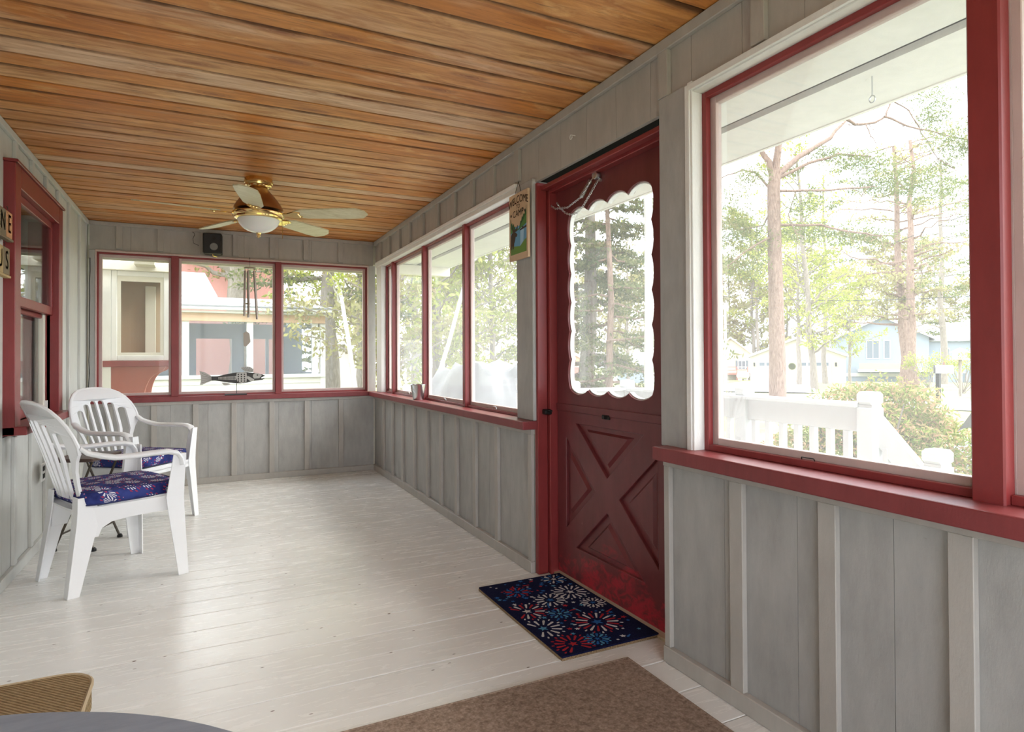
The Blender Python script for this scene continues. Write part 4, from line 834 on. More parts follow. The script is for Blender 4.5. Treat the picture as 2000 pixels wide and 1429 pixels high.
# mailbox
mbp = foot(1832, 22.5); mb = thing('mailbox', 'grey mailbox with dark door on a post beside the road', 'mailbox', mbp)
B('post', M_blackm, mb, mbp.x-.06, mbp.x+.06, mbp.y-.06, mbp.y+.06, mbp.z-.1, mbp.z+1.15)
dv = Vector((math.cos(-.9), math.sin(-.9), 0)); pv = Vector((-dv.y, dv.x, 0)); sec = [(-.13, 0), (.13, 0), (.13, .16)]+[(.13*math.cos(a), .16+.13*math.sin(a)) for a in np.linspace(.3, 2.84, 7)]+[(-.13, .16)]
o0 = mbp+Vector((0, 0, 1.12))-dv*.1; MB().loft([[o0+dv*t+pv*a+Vector((0, 0, b)) for a, b in sec] for t in (0, .55)]).build('box', plain('mailbox_grey', (.45, .47, .5), .35, .5), mb)
MB().loft([[o0-dv*t+pv*a*1.05+Vector((0, 0, b*1.03)) for a, b in sec] for t in (0, .03)]).build('front_door', M_blackm, mb); 
MB().tube([o0+dv*.3+pv*.15+Vector((0, 0, .15)), o0+dv*.3+pv*.15+Vector((0, 0, .4))], .015, 5).build('flag', M_redD, mb)
up = foot(1417, 60); pl = thing('utility_pole', 'pale wooden utility pole in front of the cottage', 'pole', up)
MB().tube([up-Vector((0, 0, .2)), up+Vector((0, 0, 7.6))], [.16, .12], 8).build('pole', painted('pole_wood', (.55, .48, .42), .8, .08), pl); B('crossarm', M_bark2, pl, up.x-.5, up.x+.5, up.y-.05, up.y+.05, up.z+5.6, up.z+5.7)
bf = foot(1875, 30); fd = thing('bird_feeder', 'small bird feeder on a thin post at the right of the picture window', 'bird feeder', bf); B('post', M_bark2, fd, bf.x-.05, bf.x+.05, bf.y-.05, bf.y+.05, bf.z-.1, bf.z+1.75); B('tray', M_rust, fd, bf.x-.28, bf.x+.28, bf.y-.28, bf.y+.28, bf.z+1.75, bf.z+1.82)
MB().loft([[bf+Vector((x*.22, yv*.22, 1.82)) for x, yv in ((-1, -1), (1, -1), (1, 1), (-1, 1))], [bf+Vector((x*.22, yv*.22, 2.1)) for x, yv in ((-1, -1), (1, -1), (1, 1), (-1, 1))]]).build('hopper', M_glass, fd); MB().loft([[bf+Vector((x*.32, yv*.32, 2.1)) for x, yv in ((-1, -1), (1, -1), (1, 1), (-1, 1))], [bf+Vector((x*.02, yv*.02, 2.32)) for x, yv in ((-1, -1), (1, -1), (1, 1), (-1, 1))]]).build('feeder_roof', M_rust, fd)
for i, (a, b) in enumerate((((1380, 575), (2150, 560)), ((1380, 590), (2100, 330)))):
    p, q = at(*a, 58), at(*b, 30); m = MB().tube([p.lerp(q, t)-Vector((0, 0, 1.2*4*t*(1-t)*.5)) for t in np.linspace(0, 1, 14)], .018, 4); tag(m.build('power_line', M_blackm), ['lower overhead power line crossing the picture window', 'upper overhead power line crossing the picture window'][i], 'cable')
# ================================================================== THINGS IN THE PORCH
# ceiling fan
FX, FY = .315, 4.50
fan = thing('ceiling_fan', 'brass ceiling fan with pale blades and white glass bowl light', 'fan', (FX, FY, H))
fc = (FX, FY, 0)
MB().lathe([(.055, 2.285), (.07, 2.292), (.074, 2.30), (.082, 2.303), (.084, 2.315), (.09, 2.318), (.092, 2.33), (.088, 2.338), (.088, H)], fc, 32).build('canopy', M_brass, fan, smooth=True)
M_house = plain('copper_housing', (.42, .22, .09), .3, .85)
MB().lathe([(.05, 2.29), (.06, 2.28), (.085, 2.25), (.115, 2.215), (.14, 2.18), (.155, 2.15), (.158, 2.138), (.14, 2.136)], fc, 32).build('motor_housing', M_house, fan, smooth=True)
MB().lathe([(.12, 2.137), (.13, 2.125), (.12, 2.11)], fc, 32).build('vent_gap', M_black, fan, smooth=True)
MB().lathe([(.12, 2.118), (.16, 2.12), (.168, 2.112), (.164, 2.10), (.152, 2.092), (.15, 2.082), (.138, 2.076), (.12, 2.076)], fc, 32).build('brass_ring', M_brass, fan, smooth=True)
t = MT('alabaster_glass', .25, .5); t.col((.82, .80, .78)); t.b.inputs['Subsurface Weight'].default_value = .3; M_bowl = t.m
MB().lathe([(.132, 2.08), (.131, 2.066), (.122, 2.045), (.104, 2.024), (.078, 2.006), (.045, 1.994), (.02, 1.988), (.0, 1.987)], fc, 32).build('glass_bowl', M_bowl, fan, smooth=True)
MB().lathe([(.018, 1.99), (.016, 1.98), (.010, 1.976), (.013, 1.968), (.007, 1.958), (.0, 1.954)], fc, 16).build('finial', M_brass, fan, smooth=True)
MB().tube([(FX+.14, FY-.07, 2.09), (FX+.142, FY-.071, 2.0), (FX+.143, FY-.071, 1.95)], .0018, 5).build('pull_chain', M_brass, fan)
t = MT('pale_washed_oak', .4, .4); n_ = t.noise(t.coord('Object', (3, 14, 3)), 3, 6, .7, 1); t.col(t.ramp(n_, [(.3, (.52, .45, .27)), (.6, (.66, .60, .42)), (.8, (.72, .67, .5))])); M_blade = t.m
for k in range(5):
    ang = R(44+72*k); ca, sa = math.cos(ang), math.sin(ang); pitch = R(-13); zb = 2.108
    def bl(u, v, tt): return (FX+ca*u-sa*v*math.cos(pitch), FY+sa*u+ca*v*math.cos(pitch), zb+tt+v*math.sin(pitch))
    r0, r1 = .24, .72
    outl = [(r0, -.035), (r0+.06, -.062), (r1-.16, -.072), (r1-.05, -.068), (r1, -.03), (r1+.012, .02), (r1-.03, .07), (r1-.12, .075), (r0+.08, .064), (r0, .036)]
    bo = MB().shape([outl], 0, .008, bl).build('blade', M_blade, fan)
    MB().shape([[(.13, -.018), (.2, -.022), (.25, -.045), (.29, -.03), (.27, 0), (.29, .03), (.25, .045), (.2, .022), (.13, .018)]], -.006, 0, bl).build('blade_bracket', M_brass, fan)
    for q in (-.018, 0, .018): MB().lathe([(0, -.008), (.004, -.007), (.005, 0)], bl(.275, q, -.004), 6).build('blade_screw', M_brass, bo)

# speaker on the end wall
sp = thing('speaker', 'small black wall speaker above the end window', 'speaker', (.055, YF-.06, 2.11), R(-6)); o = Vector((0, 0, 0))
MB().box(-.078, .078, -.06, .055, .0, .185, c=.008).build('cabinet', M_black, sp, world=False)
MB().box(-.07, .07, -.066, -.059, .006, .179, c=.004).build('grille', plain('charcoal_grille', (.03, .03, .032), .8), sp, world=False)
MB().lathe([(.034, -.071), (.032, -.074), (.026, -.069), (.012, -.068), (.0, -.072)], (.015, 0, .06), 20, 'y').build('driver', plain('grey_cone', (.22, .22, .22), .5), sp, world=False, smooth=True)
MB().lathe([(.014, -.069), (.010, -.072), (0, -.07)], (.015, 0, .135), 16, 'y').build('tweeter', M_black, sp, world=False, smooth=True)
MB().tube([(0, .0, -.0), (.0, .0, -.014), (.03, .06, -.014)], .006, 6).build('bracket', M_brass, sp, world=False)
cb = MB().tube([(-.115, YF-.004, H-.04), (-.105, YF-.006, 2.31), (-.095, YF-.004, 2.29), (-.11, YF-.006, 2.25), (-.105, YF-.004, 2.21), (-.06, YF-.006, 2.19)], .0022, 5)
tag(cb.build('speaker_wire', M_blackm), 'thin dark wire dangling beside the wall speaker', 'wire')

# wind chime
wc = thing('wind_chime', 'bronze tube wind chime hanging before the end window', 'wind chime', (.365, 6.31, 2.0))
cy = 6.31
MB().tube([(.365, YF+.002, 2.098), (.365, cy, 2.092), (.365, cy, 2.0)], .0015, 5).build('hanging_cord', M_blackm, wc)
MB().lathe([(.0, 2.0), (.05, 1.996), (.052, 1.988), (.0, 1.984)], (.365, cy, 0), 18).build('top_disc', M_bronze, wc)
for k, (a, L) in enumerate(((200, .42), (250, .40), (320, .45), (30, .40), (110, .43), (160, .385))):
    ca, sa = math.cos(R(a)), math.sin(R(a)); x, yv = .365+.045*ca, cy+.045*sa
    tb = MB().tube([(x, yv, 1.965), (x+.018*ca+.012, yv, 1.965-L)], .0095, 10).build('chime_tube', M_bronze, wc, smooth=True)
    MB().tube([(x, yv, 1.99), (x, yv, 1.95)], .001, 4).build('tube_cord', M_blackm, tb)
MB().lathe([(.0, -.004), (.026, -.004), (.026, .004), (0, .004)], (.345, cy, 1.66), 14).build('striker', plain('pale_wood_disc', (.5, .4, .28), .6), wc)
MB().tube([(.36, cy, 1.99), (.345, cy, 1.66), (.336, cy, 1.40)], .001, 4).build('striker_cord', M_cream, wc)
MB().shape([[(-.028, .05), (.0, .068), (.026, .05), (.036, -.03), (.0, -.072), (-.024, -.068)]], cy-.004, cy+.004, lambda u, v, t: (.336+u, t+u*.3, 1.335+v)).build('wind_sail', plain('weathered_sail', (.34, .29, .24), .6), wc)

# fish sculpture
fs_ = thing('fish_sculpture', 'black and white metal fish sculpture on the end window sill', 'sculpture', (.247, YF-.02, SZ1))
fyy = YF-.005; FO = lambda u, v, t: (.215+u, fyy+t, .96+v)
def fpx(p): return [((q[0]-880)/12.5*.00441, -(q[1]-520)/12.5*.00437) for q in p]
M_fb = plain('dark_metal_fish', (.035, .032, .03), .4, .4); M_fw = plain('antique_white_metal', (.42, .40, .37), .5, .2)
body = [(400, 440), (540, 440), (760, 385), (1000, 345), (1240, 338), (1400, 362), (1560, 395), (1640, 410), (1710, 445), (1640, 480), (1600, 500), (1620, 525), (1715, 505), (1640, 555), (1520, 570), (1400, 580), (1260, 625), (1120, 645), (1000, 640), (800, 615), (600, 575), (480, 555), (400, 555)]
MB().shape([fpx(body)], -.012, .006, FO).build('body', M_fb, fs_, bevel=.003)
MB().shape([fpx([(110, 300), (220, 325), (330, 390), (410, 440), (410, 555), (280, 610), (180, 660), (120, 660), (150, 560), (140, 420)])], -.006, .004, FO).build('tail_fin', M_fw, fs_)
MB().shape([fpx([(1240, 335), (1140, 270), (1100, 225), (1190, 195), (1290, 185), (1370, 225), (1425, 290), (1400, 340)])], -.005, .003, FO).build('dorsal_fin', M_fw, fs_)
for k in range(7): a = 1120+k*48; MB().tube([FO(*fpx([(1240+k*22, 335)])[0], -.006), FO(*fpx([(a, 235-28*math.sin(k*.52))])[0], -.006)], .0011, 4).build('fin_ray', M_fb, fs_)
for k in range(5): MB().tube([FO(*fpx([(400, 465+k*18)])[0], -.007), FO(*fpx([(170, 360+k*62)])[0], -.007)], .0011, 4).build('tail_ray', M_fb, fs_)
MB().shape([fpx([(620, 610), (700, 690), (780, 690), (860, 650), (760, 620)])], -.004, .002, FO).build('anal_fin', M_fw, fs_)
MB().shape([fpx([(1000, 360), (1120, 340), (1240, 350), (1250, 480), (1240, 600), (1120, 640), (1020, 600), (980, 480)])], -.0145, -.011, FO).build('patterned_plate', M_fw, fs_)
for k in range(12):
    q = fpx([(1040+(k % 3)*75, 400+(k//3)*60)])[0]; MB().lathe([(.0, -.003), (.006, -.002), (.007, 0)], FO(q[0], q[1], -.0145), 8, 'y').build('plate_stud', M_fb, fs_)
MB().shape([fpx([(1260, 440), (1320, 470), (1430, 540), (1420, 590), (1330, 585), (1250, 510)])], -.016, -.011, FO).build('pectoral_fin', M_fw, fs_)
MB().shape([fpx([(1410, 400), (1480, 370), (1580, 390), (1620, 440), (1560, 510), (1430, 520), (1395, 460)])], -.0145, -.011, FO).build('cheek_plate', M_fw, fs_)
MB().lathe([(0, -.004), (.006, -.002), (.007, 0)], FO(*fpx([(1510, 425)])[0], -.0145), 10, 'y').build('eye', M_fb, fs_)
for k in range(13):
    for s in (-1, 1):
        x = 560+k*33; MB().shape([fpx([(x, 495+s*8), (x+20, 495+s*8), (x+20, 495+s*(28+k*2.2)), (x, 495+s*(26+k*2.2))])], -.0135, -.011, FO).build('rib_mark', M_fw, fs_)
q = fpx([(1000, 640)])[0]; MB().tube([FO(q[0], q[1]+.01, 0), (.215+q[0], fyy, SZ1+.012)], .0025, 6).build('stand_rod', M_blackm, fs_)
B('stand_base', M_black, fs_, .155, .345, fyy-.035, fyy+.02, SZ1, SZ1+.012, c=.002)

# tin bucket
bkx, bky = 1.545, 4.90
bk = thing('bucket', 'small galvanised tin bucket on the red sill', 'bucket', (bkx, bky, SZ1))
MB().lathe([(.0, SZ1+.004), (.040, SZ1), (.042, SZ1+.004), (.062, SZ1+.118), (.065, SZ1+.122), (.062, SZ1+.125), (.059, SZ1+.119), (.039, SZ1+.008), (0, SZ1+.006)], (bkx, bky, 0), 28).build('pail', M_steel, bk, smooth=True)
MB().tube([(bkx-.064*math.cos(a)*1.0, bky-.064*math.cos(a)*.25-.068*math.sin(a)*.5, SZ1+.108-.062*math.sin(a)) for a in np.linspace(0, math.pi, 15)], .0018, 6).build('wire_handle', M_steel, bk)

# welcome sign
sg = thing('welcome_sign', 'wooden welcome to camp sign with moose scene beside the door', 'sign', (1.54, 3.055, 1.68))
sy0, sy1, sz0, sz1 = 2.945, 3.172, 1.683, 2.05
xs_ = XR-.018
SP = lambda u, v, t: (xs_-t, sy1-(u)*(sy1-sy0), sz0+v*(sz1-sz0))
M_sgn = painted('pale_sign_wood', (.60, .42, .27), .6, .05)
MB().shape([[(0, 0), (1, 0), (1, 1), (0, 1)]], -.014, 0, SP).build('board', M_sgn, sg, bevel=.002)
def art(name, col, pts, lift): MB().shape([pts], 0, lift, SP).build(name, plain('paint_'+name, col, .6), sg)
art('painted_lake', (.12, .32, .52), [(.09, .10), (.93, .10), (.93, .50), (.09, .50)], .0006)
art('painted_falls', (.32, .52, .68), [(.6, .12), (.76, .12), (.80, .46), (.62, .48)], .0008)
art('painted_hills', (.07, .22, .05), [(.09, .42), (.3, .44), (.45, .46), (.7, .46), (.93, .50), (.93, .68), (.84, .62), (.70, .55), (.58, .47), (.4, .43), (.25, .50), (.09, .56)], .001)
art('painted_pines', (.03, .10, .03), [(.09, .50), (.2, .47), (.30, .45), (.36, .44), (.33, .52), (.28, .50), (.26, .56), (.2, .53), (.17, .58), (.13, .56), (.09, .64)], .0013)
art('painted_pines', (.03, .10, .03), [(.56, .46), (.66, .52), (.76, .56), (.86, .61), (.93, .63), (.93, .76), (.90, .68), (.87, .69), (.84, .64), (.78, .65), (.74, .60), (.7, .62), (.67, .56), (.62, .56)], .0013)
art('painted_grass', (.12, .24, .04), [(.09, .09), (.93, .09), (.93, .28), (.82, .26), (.7, .22), (.6, .19), (.45, .20), (.3, .21), (.2, .24), (.09, .20)], .0013)
art('painted_moose', (.05, .03, .02), [(.09, .18), (.11, .38), (.17, .42), (.25, .43), (.36, .42), (.45, .38), (.43, .35), (.36, .35), (.33, .30), (.28, .26), (.26, .18), (.2, .17), (.18, .24), (.14, .17)], .0018)
art('painted_antlers', (.05, .03, .02), [(.22, .43), (.16, .50), (.2, .52), (.24, .47), (.3, .46), (.40, .47), (.46, .52), (.47, .47), (.42, .43), (.32, .425)], .0018)
art('painted_log', (.04, .03, .03), [(.6, .42), (.93, .44), (.93, .47), (.8, .455), (.74, .475), (.70, .45), (.6, .44)], .0018)
M_ink = plain('dark_brown_lettering', (.05, .025, .015), .6)
def sign_text(body, size, cu, cv_, arc=0, sx=1.0):
    lettering(body, size, M_ink, sg, lambda x, yv, z: (xs_-.0012-abs(z)*.2, sy1-cu*(sy1-sy0)-x*sx, sz0+cv_*(sz1-sz0)+yv+arc*x*x))
sign_text('WELCOME', .058, .50, .895, -1.2, .86); sign_text('TO', .036, .5, .79, 0, .9); sign_text('CAMP', .052, .5, .69, 0, .95)
for u in (.12, .86): MB().lathe([(0, -.001), (.008, -.001), (.008, 0)], SP(u, .69, .001), 10, 'x').build('painted_dot', M_ink, sg)
MB().tube([SP(.36, 1.0, .002), SP(.52, 1.16, 0), SP(.66, 1.0, .002)], .0014, 5).build('hanging_cord', M_blackm, sg)
hk = MB().tube([(XR+.01, 2.51, 2.19), (XR-.012, 2.51, 2.19)]+[(XR-.014, 2.51+.011*math.sin(a), 2.18+.011*math.cos(a)) for a in np.linspace(0, 4.7, 10)], .0018, 6)
tag(hk.build('cup_hook', M_white), 'small white cup hook in the wall above the door', 'hook')

# wooden letter signs on the house wall
M_w1 = painted('orange_letter_wood', (.52, .25, .12), .6, .12); M_w2 = painted('dark_letter_wood', (.20, .15, .09), .7, .15); M_w3 = painted('tan_letter_wood', (.45, .32, .15), .6, .1)
for nm, lab, z0, z1, cells in (('letter_sign', 'upper hanging wooden letter sign beside the red house window', 1.752, 1.885, (('N', M_w2), ('E', M_w1))), ('letter_sign', 'lower hanging wooden letter sign beside the red house window', 1.565, 1.70, (('U', M_w3), ('S', M_w2)))):
    s = thing(nm, lab, 'sign', (XL+.02, 3.8, z0)); yr = 3.955 if z0 > 1.7 else 3.91
    for k, (ch, mt) in enumerate(reversed(cells)):
        ya, yb2 = yr-.11*(k+1), yr-.11*k
        MB().box(XL+.003, XL+.025, ya+.001, yb2-.001, z0, z1, c=.003).build('letter_block', mt, s)
        lettering(ch, .13, M_w1 if ch == 'E' else (M_cream if ch in 'SN' else M_w2), s, lambda x, yv, z: (XL+.0255+abs(z), (ya+yb2)/2+x*.8, (z0+z1)/2+yv), 'letter')
    MB().box(XL+.002, XL+.03, yr-.45, yr, z0-.012, z0, c=.002).build('lower_strip', mt, s)
    MB().tube([(XL+.014, yr-.05, z1)]+[(XL+.014, yr-.05+.010*math.sin(a), z1+.018-.010*math.cos(a)) for a in np.linspace(0, 4.4, 9)], .0014, 5).build('hook', M_blackm, s)
ot = thing('outlet', 'grey cable outlet plate low on the house wall', 'outlet', (XL, 4.74, .455)); B('plate', M_white, ot, XL-.0, XL+.008, 4.70, 4.78, .40, .51, c=.003)
for z in (.43, .475): B('socket', M_blackm, ot, XL+.007, XL+.011, 4.715, 4.765, z-.012, z+.018, c=.002)
co = MB().tube([(XL+.012, 6.40, 2.02)]+[(XL+.012+.006*math.sin(3.1*i), 6.40-.004*i+.01*math.sin(2.3*i), 2.02-.11*i) for i in range(1, 12)], .003, 6)
tag(co.build('hanging_cable', M_blackm), 'dark cable hanging in the far left corner', 'cable')

# ------------------------------------------------------------------ plastic armchairs
def yback(z, x): return -.205-.30*(z-.42)-.05*max(0, z-.7)+.75*x*x
def make_chair(label, loc, rz):
    c = thing('plastic_armchair', label, 'chair', loc, rz, 'white plastic armchairs')
    # fan back with slots
    half = [(.168, .385), (.174, .45), (.188, .53), (.208, .60), (.236, .655), (.262, .69), (.272, .73), (.268, .775), (.252, .825), (.225, .868), (.187, .902), (.137, .925), (.07, .937), (0, .94)]
    outer = half+[(-x, z) for x, z in reversed(half[:-1])]
    holes = []
    def edge(z):   # inner edge of the frame
        for (x0, z0), (x1, z1) in zip(half[:-1], half[1:]):
            if z0 <= z <= z1: return x0+(x1-x0)*(z-z0)/(z1-z0)
    n = 6; zb = .452
    for i in range(n):
        f0, f1 = -1+2*i/n, -1+2*(i+1)/n; xm = (f0+f1)/2; zt = .842-.085*xm*xm
        def X_(f, z):
            fr_ = .026+.020*max(0, (z-.6)/.2); return f*(min(edge(z), .225+.12*(z-.6))-fr_)
        gl = .0 if i == 0 else .0095; gr = .0 if i == n-1 else .0095
        zs = np.linspace(0, 1, 8); L = [(X_(f0, zb+(zt-zb)*s)+gl, zb+(zt-zb)*s) for s in zs]; Rr = [(X_(f1, zb+(zt-zb)*s)-gr, zb+(zt-zb)*s) for s in reversed(zs)]
        xa, xb = L[-1][0], Rr[0][0]; cap = [((xa+xb)/2-(xb-xa)/2*math.cos(a), zt+.014*math.sin(a)) for a in np.linspace(.5, 2.64, 4)]
        holes.append(L+cap+Rr)
    MB().shape([outer]+holes, -.006, .008, lambda u, v, t: (u, yback(v, u)+t, v)).build('backrest', M_plastic, c, world=False, bevel=.003)
    MB().tube([(x, yback(z, x), z) for x, z in outer[5:-5]], .0095, 8, flat=1.2).build('back_rim', M_plastic, c, smooth=True, world=False)
    # seat
    nu, nv = 12, 12; vs = []; 
    for i in range(nu+1):
        for j in range(nv+1):
            q = j/nv; w_ = .195+.055*q; x = w_*(-1+2*i/nu); yv = -.22+.46*q; z = .405+.02*q-.018*math.sin(math.pi*q)*(1-(x/w_)**2)-.03*max(0, (q-.9)/.1)**2+.012*(abs(x)/w_)**4; vs.append((x, yv, z))
    n_ = len(vs); vs2 = vs+[(x, yv, z-.008) for x, yv, z in vs]; I = lambda i, j: i*(nv+1)+j
    fs = []
    for i in range(nu):
        for j in range(nv): fs.append((I(i, j), I(i+1, j), I(i+1, j+1), I(i, j+1))); fs.append((n_+I(i, j+1), n_+I(i+1, j+1), n_+I(i+1, j), n_+I(i, j)))
    per = [I(i, 0) for i in range(nu)]+[I(nu, j) for j in range(nv)]+[I(i, nv) for i in range(nu, 0, -1)]+[I(0, j) for j in range(nv, 0, -1)]
    for a, b in zip(per, per[1:]+per[:1]): fs.append((a, b, n_+b, n_+a))
    MB().add(vs2, fs).build('seat', M_plastic, c, smooth=True, world=False, angle=50)
    MB().box(-.25, .25, .225, .24, .365, .42, c=.005).build('front_apron', M_plastic, c, world=False)
    for s in (-1, 1):
        # armrest flowing out of the back
        path = [(s*.268, yback(.715, .268)+.004, .722), (s*.272, yback(.69, .268)+.03, .694), (s*.282, -.145, .675), (s*.288, -.09, .662), (s*.290, .0, .660), (s*.288, .09, .662), (s*.285, .165, .660), (s*.284, .205, .648), (s*.285, .225, .62), (s*.286, .232, .585)]
        MB().tube(path, [.022, .028, .032, .033, .033, .033, .032, .031, .030, .030], 12, flat=.45, up=(0, 0, 1)).build('armrest', M_plastic, c, smooth=True, world=False)
        # front leg, an open angle section from arm to floor
        def ang(z, x, yf, wx, wy, th=.007):
            return [Vector((s*x, yf, z)), Vector((s*x, yf-wy, z)), Vector((s*(x-th), yf-wy, z)), Vector((s*(x-th), yf-th, z)), Vector((s*(x-wx), yf-th, z)), Vector((s*(x-wx), yf, z))]
        MB().loft([ang(.645, .300, .252, .048, .066), ang(.52, .290, .248, .058, .078), ang(.42, .286, .246, .068, .092), ang(.36, .287, .247, .064, .086), ang(0, .300, .264, .042, .052)]).build('leg', M_plastic, c, world=False, bevel=.002)
        def angr(z, x, yr, wx, wy, th=.007):
            return [Vector((s*x, yr, z)), Vector((s*x, yr+wy, z)), Vector((s*(x-th), yr+wy, z)), Vector((s*(x-th), yr+th, z)), Vector((s*(x-wx), yr+th, z)), Vector((s*(x-wx), yr, z))]
        MB().loft([angr(.47, .205, -.222, .07, .06), angr(.40, .212, -.225, .075, .10), angr(.34, .214, -.23, .07, .095), angr(0, .228, -.272, .048, .052)]).build('leg', M_plastic, c, world=False, bevel=.002)
        # side apron with arched lower edge
        pr_ = [(-.21, .415), (.225, .43), (.235, .36), (.17, .352), (.0, .345), (-.08, .335), (-.12, .31), (-.135, .27), (-.21, .27)]
        MB().shape([pr_], 0, .007, lambda u, v, t: (s*(.202+.076*(u+.21)/.44-t), u, v)).build('side_apron', M_plastic, c, world=False, bevel=.002)
    return c
ch1 = make_chair('nearer white plastic armchair, seen from its side', (-.454, 3.947, 0), R(-63.3))
ch2 = make_chair('farther white plastic armchair facing the viewer near the end wall', (-.44, 5.10, 0), R(-128))

def cushion_mat():
    t = MT('firework_print_cotton', .8, .15); v = t.coord('Object', (9, 9, 9))
    geo = t.n('ShaderNodeNewGeometry'); sx = t.n('ShaderNodeSeparateXYZ'); tcn = t.n('ShaderNodeTexCoord'); t.l(tcn.outputs['Object'], sx.inputs[0])
    # unfold the boxing: side faces use height as one axis
    cmb = t.n('ShaderNodeCombineXYZ'); t.l(t.math('ADD', sx.outputs[0], t.math('MULTIPLY', sx.outputs[2], .9)), cmb.inputs[0]); t.l(t.math('ADD', sx.outputs[1], t.math('MULTIPLY', sx.outputs[2], .9)), cmb.inputs[1])
    sc_ = t.n('ShaderNodeVectorMath', operation='SCALE'); sc_.inputs['Scale'].default_value = 10.5; t.l(cmb.outputs[0], sc_.inputs[0])
    vo = t.voro(sc_.outputs[0], 1.0, dims='2D'); vo.inputs['Randomness'].default_value = .55
    df_ = t.n('ShaderNodeVectorMath', operation='SUBTRACT'); t.l(sc_.outputs[0], df_.inputs[0]); t.l(vo.outputs['Position'], df_.inputs[1])
    s2 = t.n('ShaderNodeSeparateXYZ'); t.l(df_.outputs[0], s2.inputs[0]); an = t.math('ARCTAN2', s2.outputs[1], s2.outputs[0]); dist = vo.outputs['Distance']
    ray = t.math('GREATER_THAN', t.math('SINE', t.math('MULTIPLY', an, 14)), .15); ray2 = t.math('GREATER_THAN', t.math('SINE', t.math('MULTIPLY', an, 11)), .4)
    b1 = t.math('MULTIPLY', t.math('GREATER_THAN', dist, .11), t.math('LESS_THAN', dist, .34)); b2 = t.math('MULTIPLY', t.math('GREATER_THAN', dist, .37), t.math('LESS_THAN', dist, .46)); b3 = t.math('LESS_THAN', dist, .055)
    base = t.mix(t.fr(t.noise(v, 1.5, 3), .4, .6), (.018, .022, .11), (.035, .05, .20))
    c = t.mix(t.math('MULTIPLY', b2, ray2), base, (.32, .04, .09)); c = t.mix(t.math('MULTIPLY', b1, ray), c, (.66, .64, .68)); c = t.mix(b3, c, (.45, .06, .12))
    dot = t.voro(v, 3.2); c = t.mix(t.math('MULTIPLY', t.math('LESS_THAN', dot.outputs['Distance'], .12), t.math('GREATER_THAN', dist, .44)), c, (.55, .2, .3))
    t.col(c); return t.m
M_cush = cushion_mat()
def make_cushion(label, chair, wd=.46, dp=.45, h=.088):
    cs = thing('seat_cushion', label, 'cushion', (0, 0, 0), 0, 'firework print cushions')
    mw = Matrix.Rotation(chair.rotation_euler.z, 4, 'Z'); cs.location = Vector(chair.location)+mw@Vector((0, .02, .420)); cs.rotation_euler = chair.rotation_euler
    bm = bmesh.new(); bmesh.ops.create_cube(bm, size=1); bmesh.ops.subdivide_edges(bm, edges=bm.edges[:], cuts=11, use_grid_fill=True)
    for v in bm.verts:
        x, yv, z = v.co.x*2, v.co.y*2, v.co.z*2; r = max(abs(x), abs(yv)); q = (abs(x)**7+abs(yv)**7)**(1/7) or 1
        k = r/q if r > 0 else 1
        px, py = x*k*wd/2, yv*k*dp/2; puff = (1-abs(x)**3)*(1-abs(yv)**3)
        pz = h*.5*z*(.78+.22*puff)+(.006*math.sin(14*px+3)*math.sin(12*py) if z > 0 else 0); bulge = 1+.025*(1-z*z)
        v.co = Vector((px*bulge, py*bulge, pz+h*.5))
    me = bpy.data.meshes.new('cushion_pad'); bm.to_mesh(me); bm.free(); me.shade_smooth(); me.materials.append(M_cush); o = link(bpy.data.objects.new('cushion_pad', me)); o.parent = cs
    for z in (.012, h-.012):
        pts = []
        for a in np.linspace(0, 2*math.pi, 49)[:-1]:
            x, yv = math.cos(a), math.sin(a); q = (abs(x)**7+abs(yv)**7)**(1/7); pts.append((x/q*wd/2*1.01, yv/q*dp/2*1.01, z))
        MB().tube(pts+[pts[0]], .0035, 6, cap=False).build('piping', plain('navy_piping', (.02, .025, .10), .7), cs, world=False, smooth=True)
    return cs
make_cushion('blue firework print cushion on the nearer armchair', ch1)
make_cushion('blue firework print cushion on the farther armchair', ch2)

# folding side table between the chairs
tb = thing('folding_table', 'small brown folding table with thin metal legs between the armchairs', 'table', (-.66, 4.675, 0), R(69.6))
M_tt = painted('dark_brown_tabletop', (.10, .06, .05), .4, .1)
MB().box(-.19, .15, -.125, .125, .535, .555, c=.006).build('tabletop', M_tt, tb, world=False)
M_tl = plain('brown_metal_tube', (.08, .065, .05), .4, .6)
for s in (-1, 1):
    for k in (-1, 1):
        lg = MB().tube([(s*.15+k*.01, -k*.10, .535), (s*.15+k*.01, 0, .28), (s*.15+k*.01, k*.115, .012)], .0075, 8).build('leg', M_tl, tb, world=False)
        MB().lathe([(.0, 0), (.016, 0), (.016, .012), (.009, .022), (0, .022)], (s*.15+k*.01, k*.117, 0), 10).build('rubber_foot', M_black, lg, world=False)
for k in (-1, 1): MB().tube([(-.15+k*.01, k*.078, .10), (.15+k*.01, k*.078, .10)], .006, 8).build('stretcher', M_tl, tb, world=False)

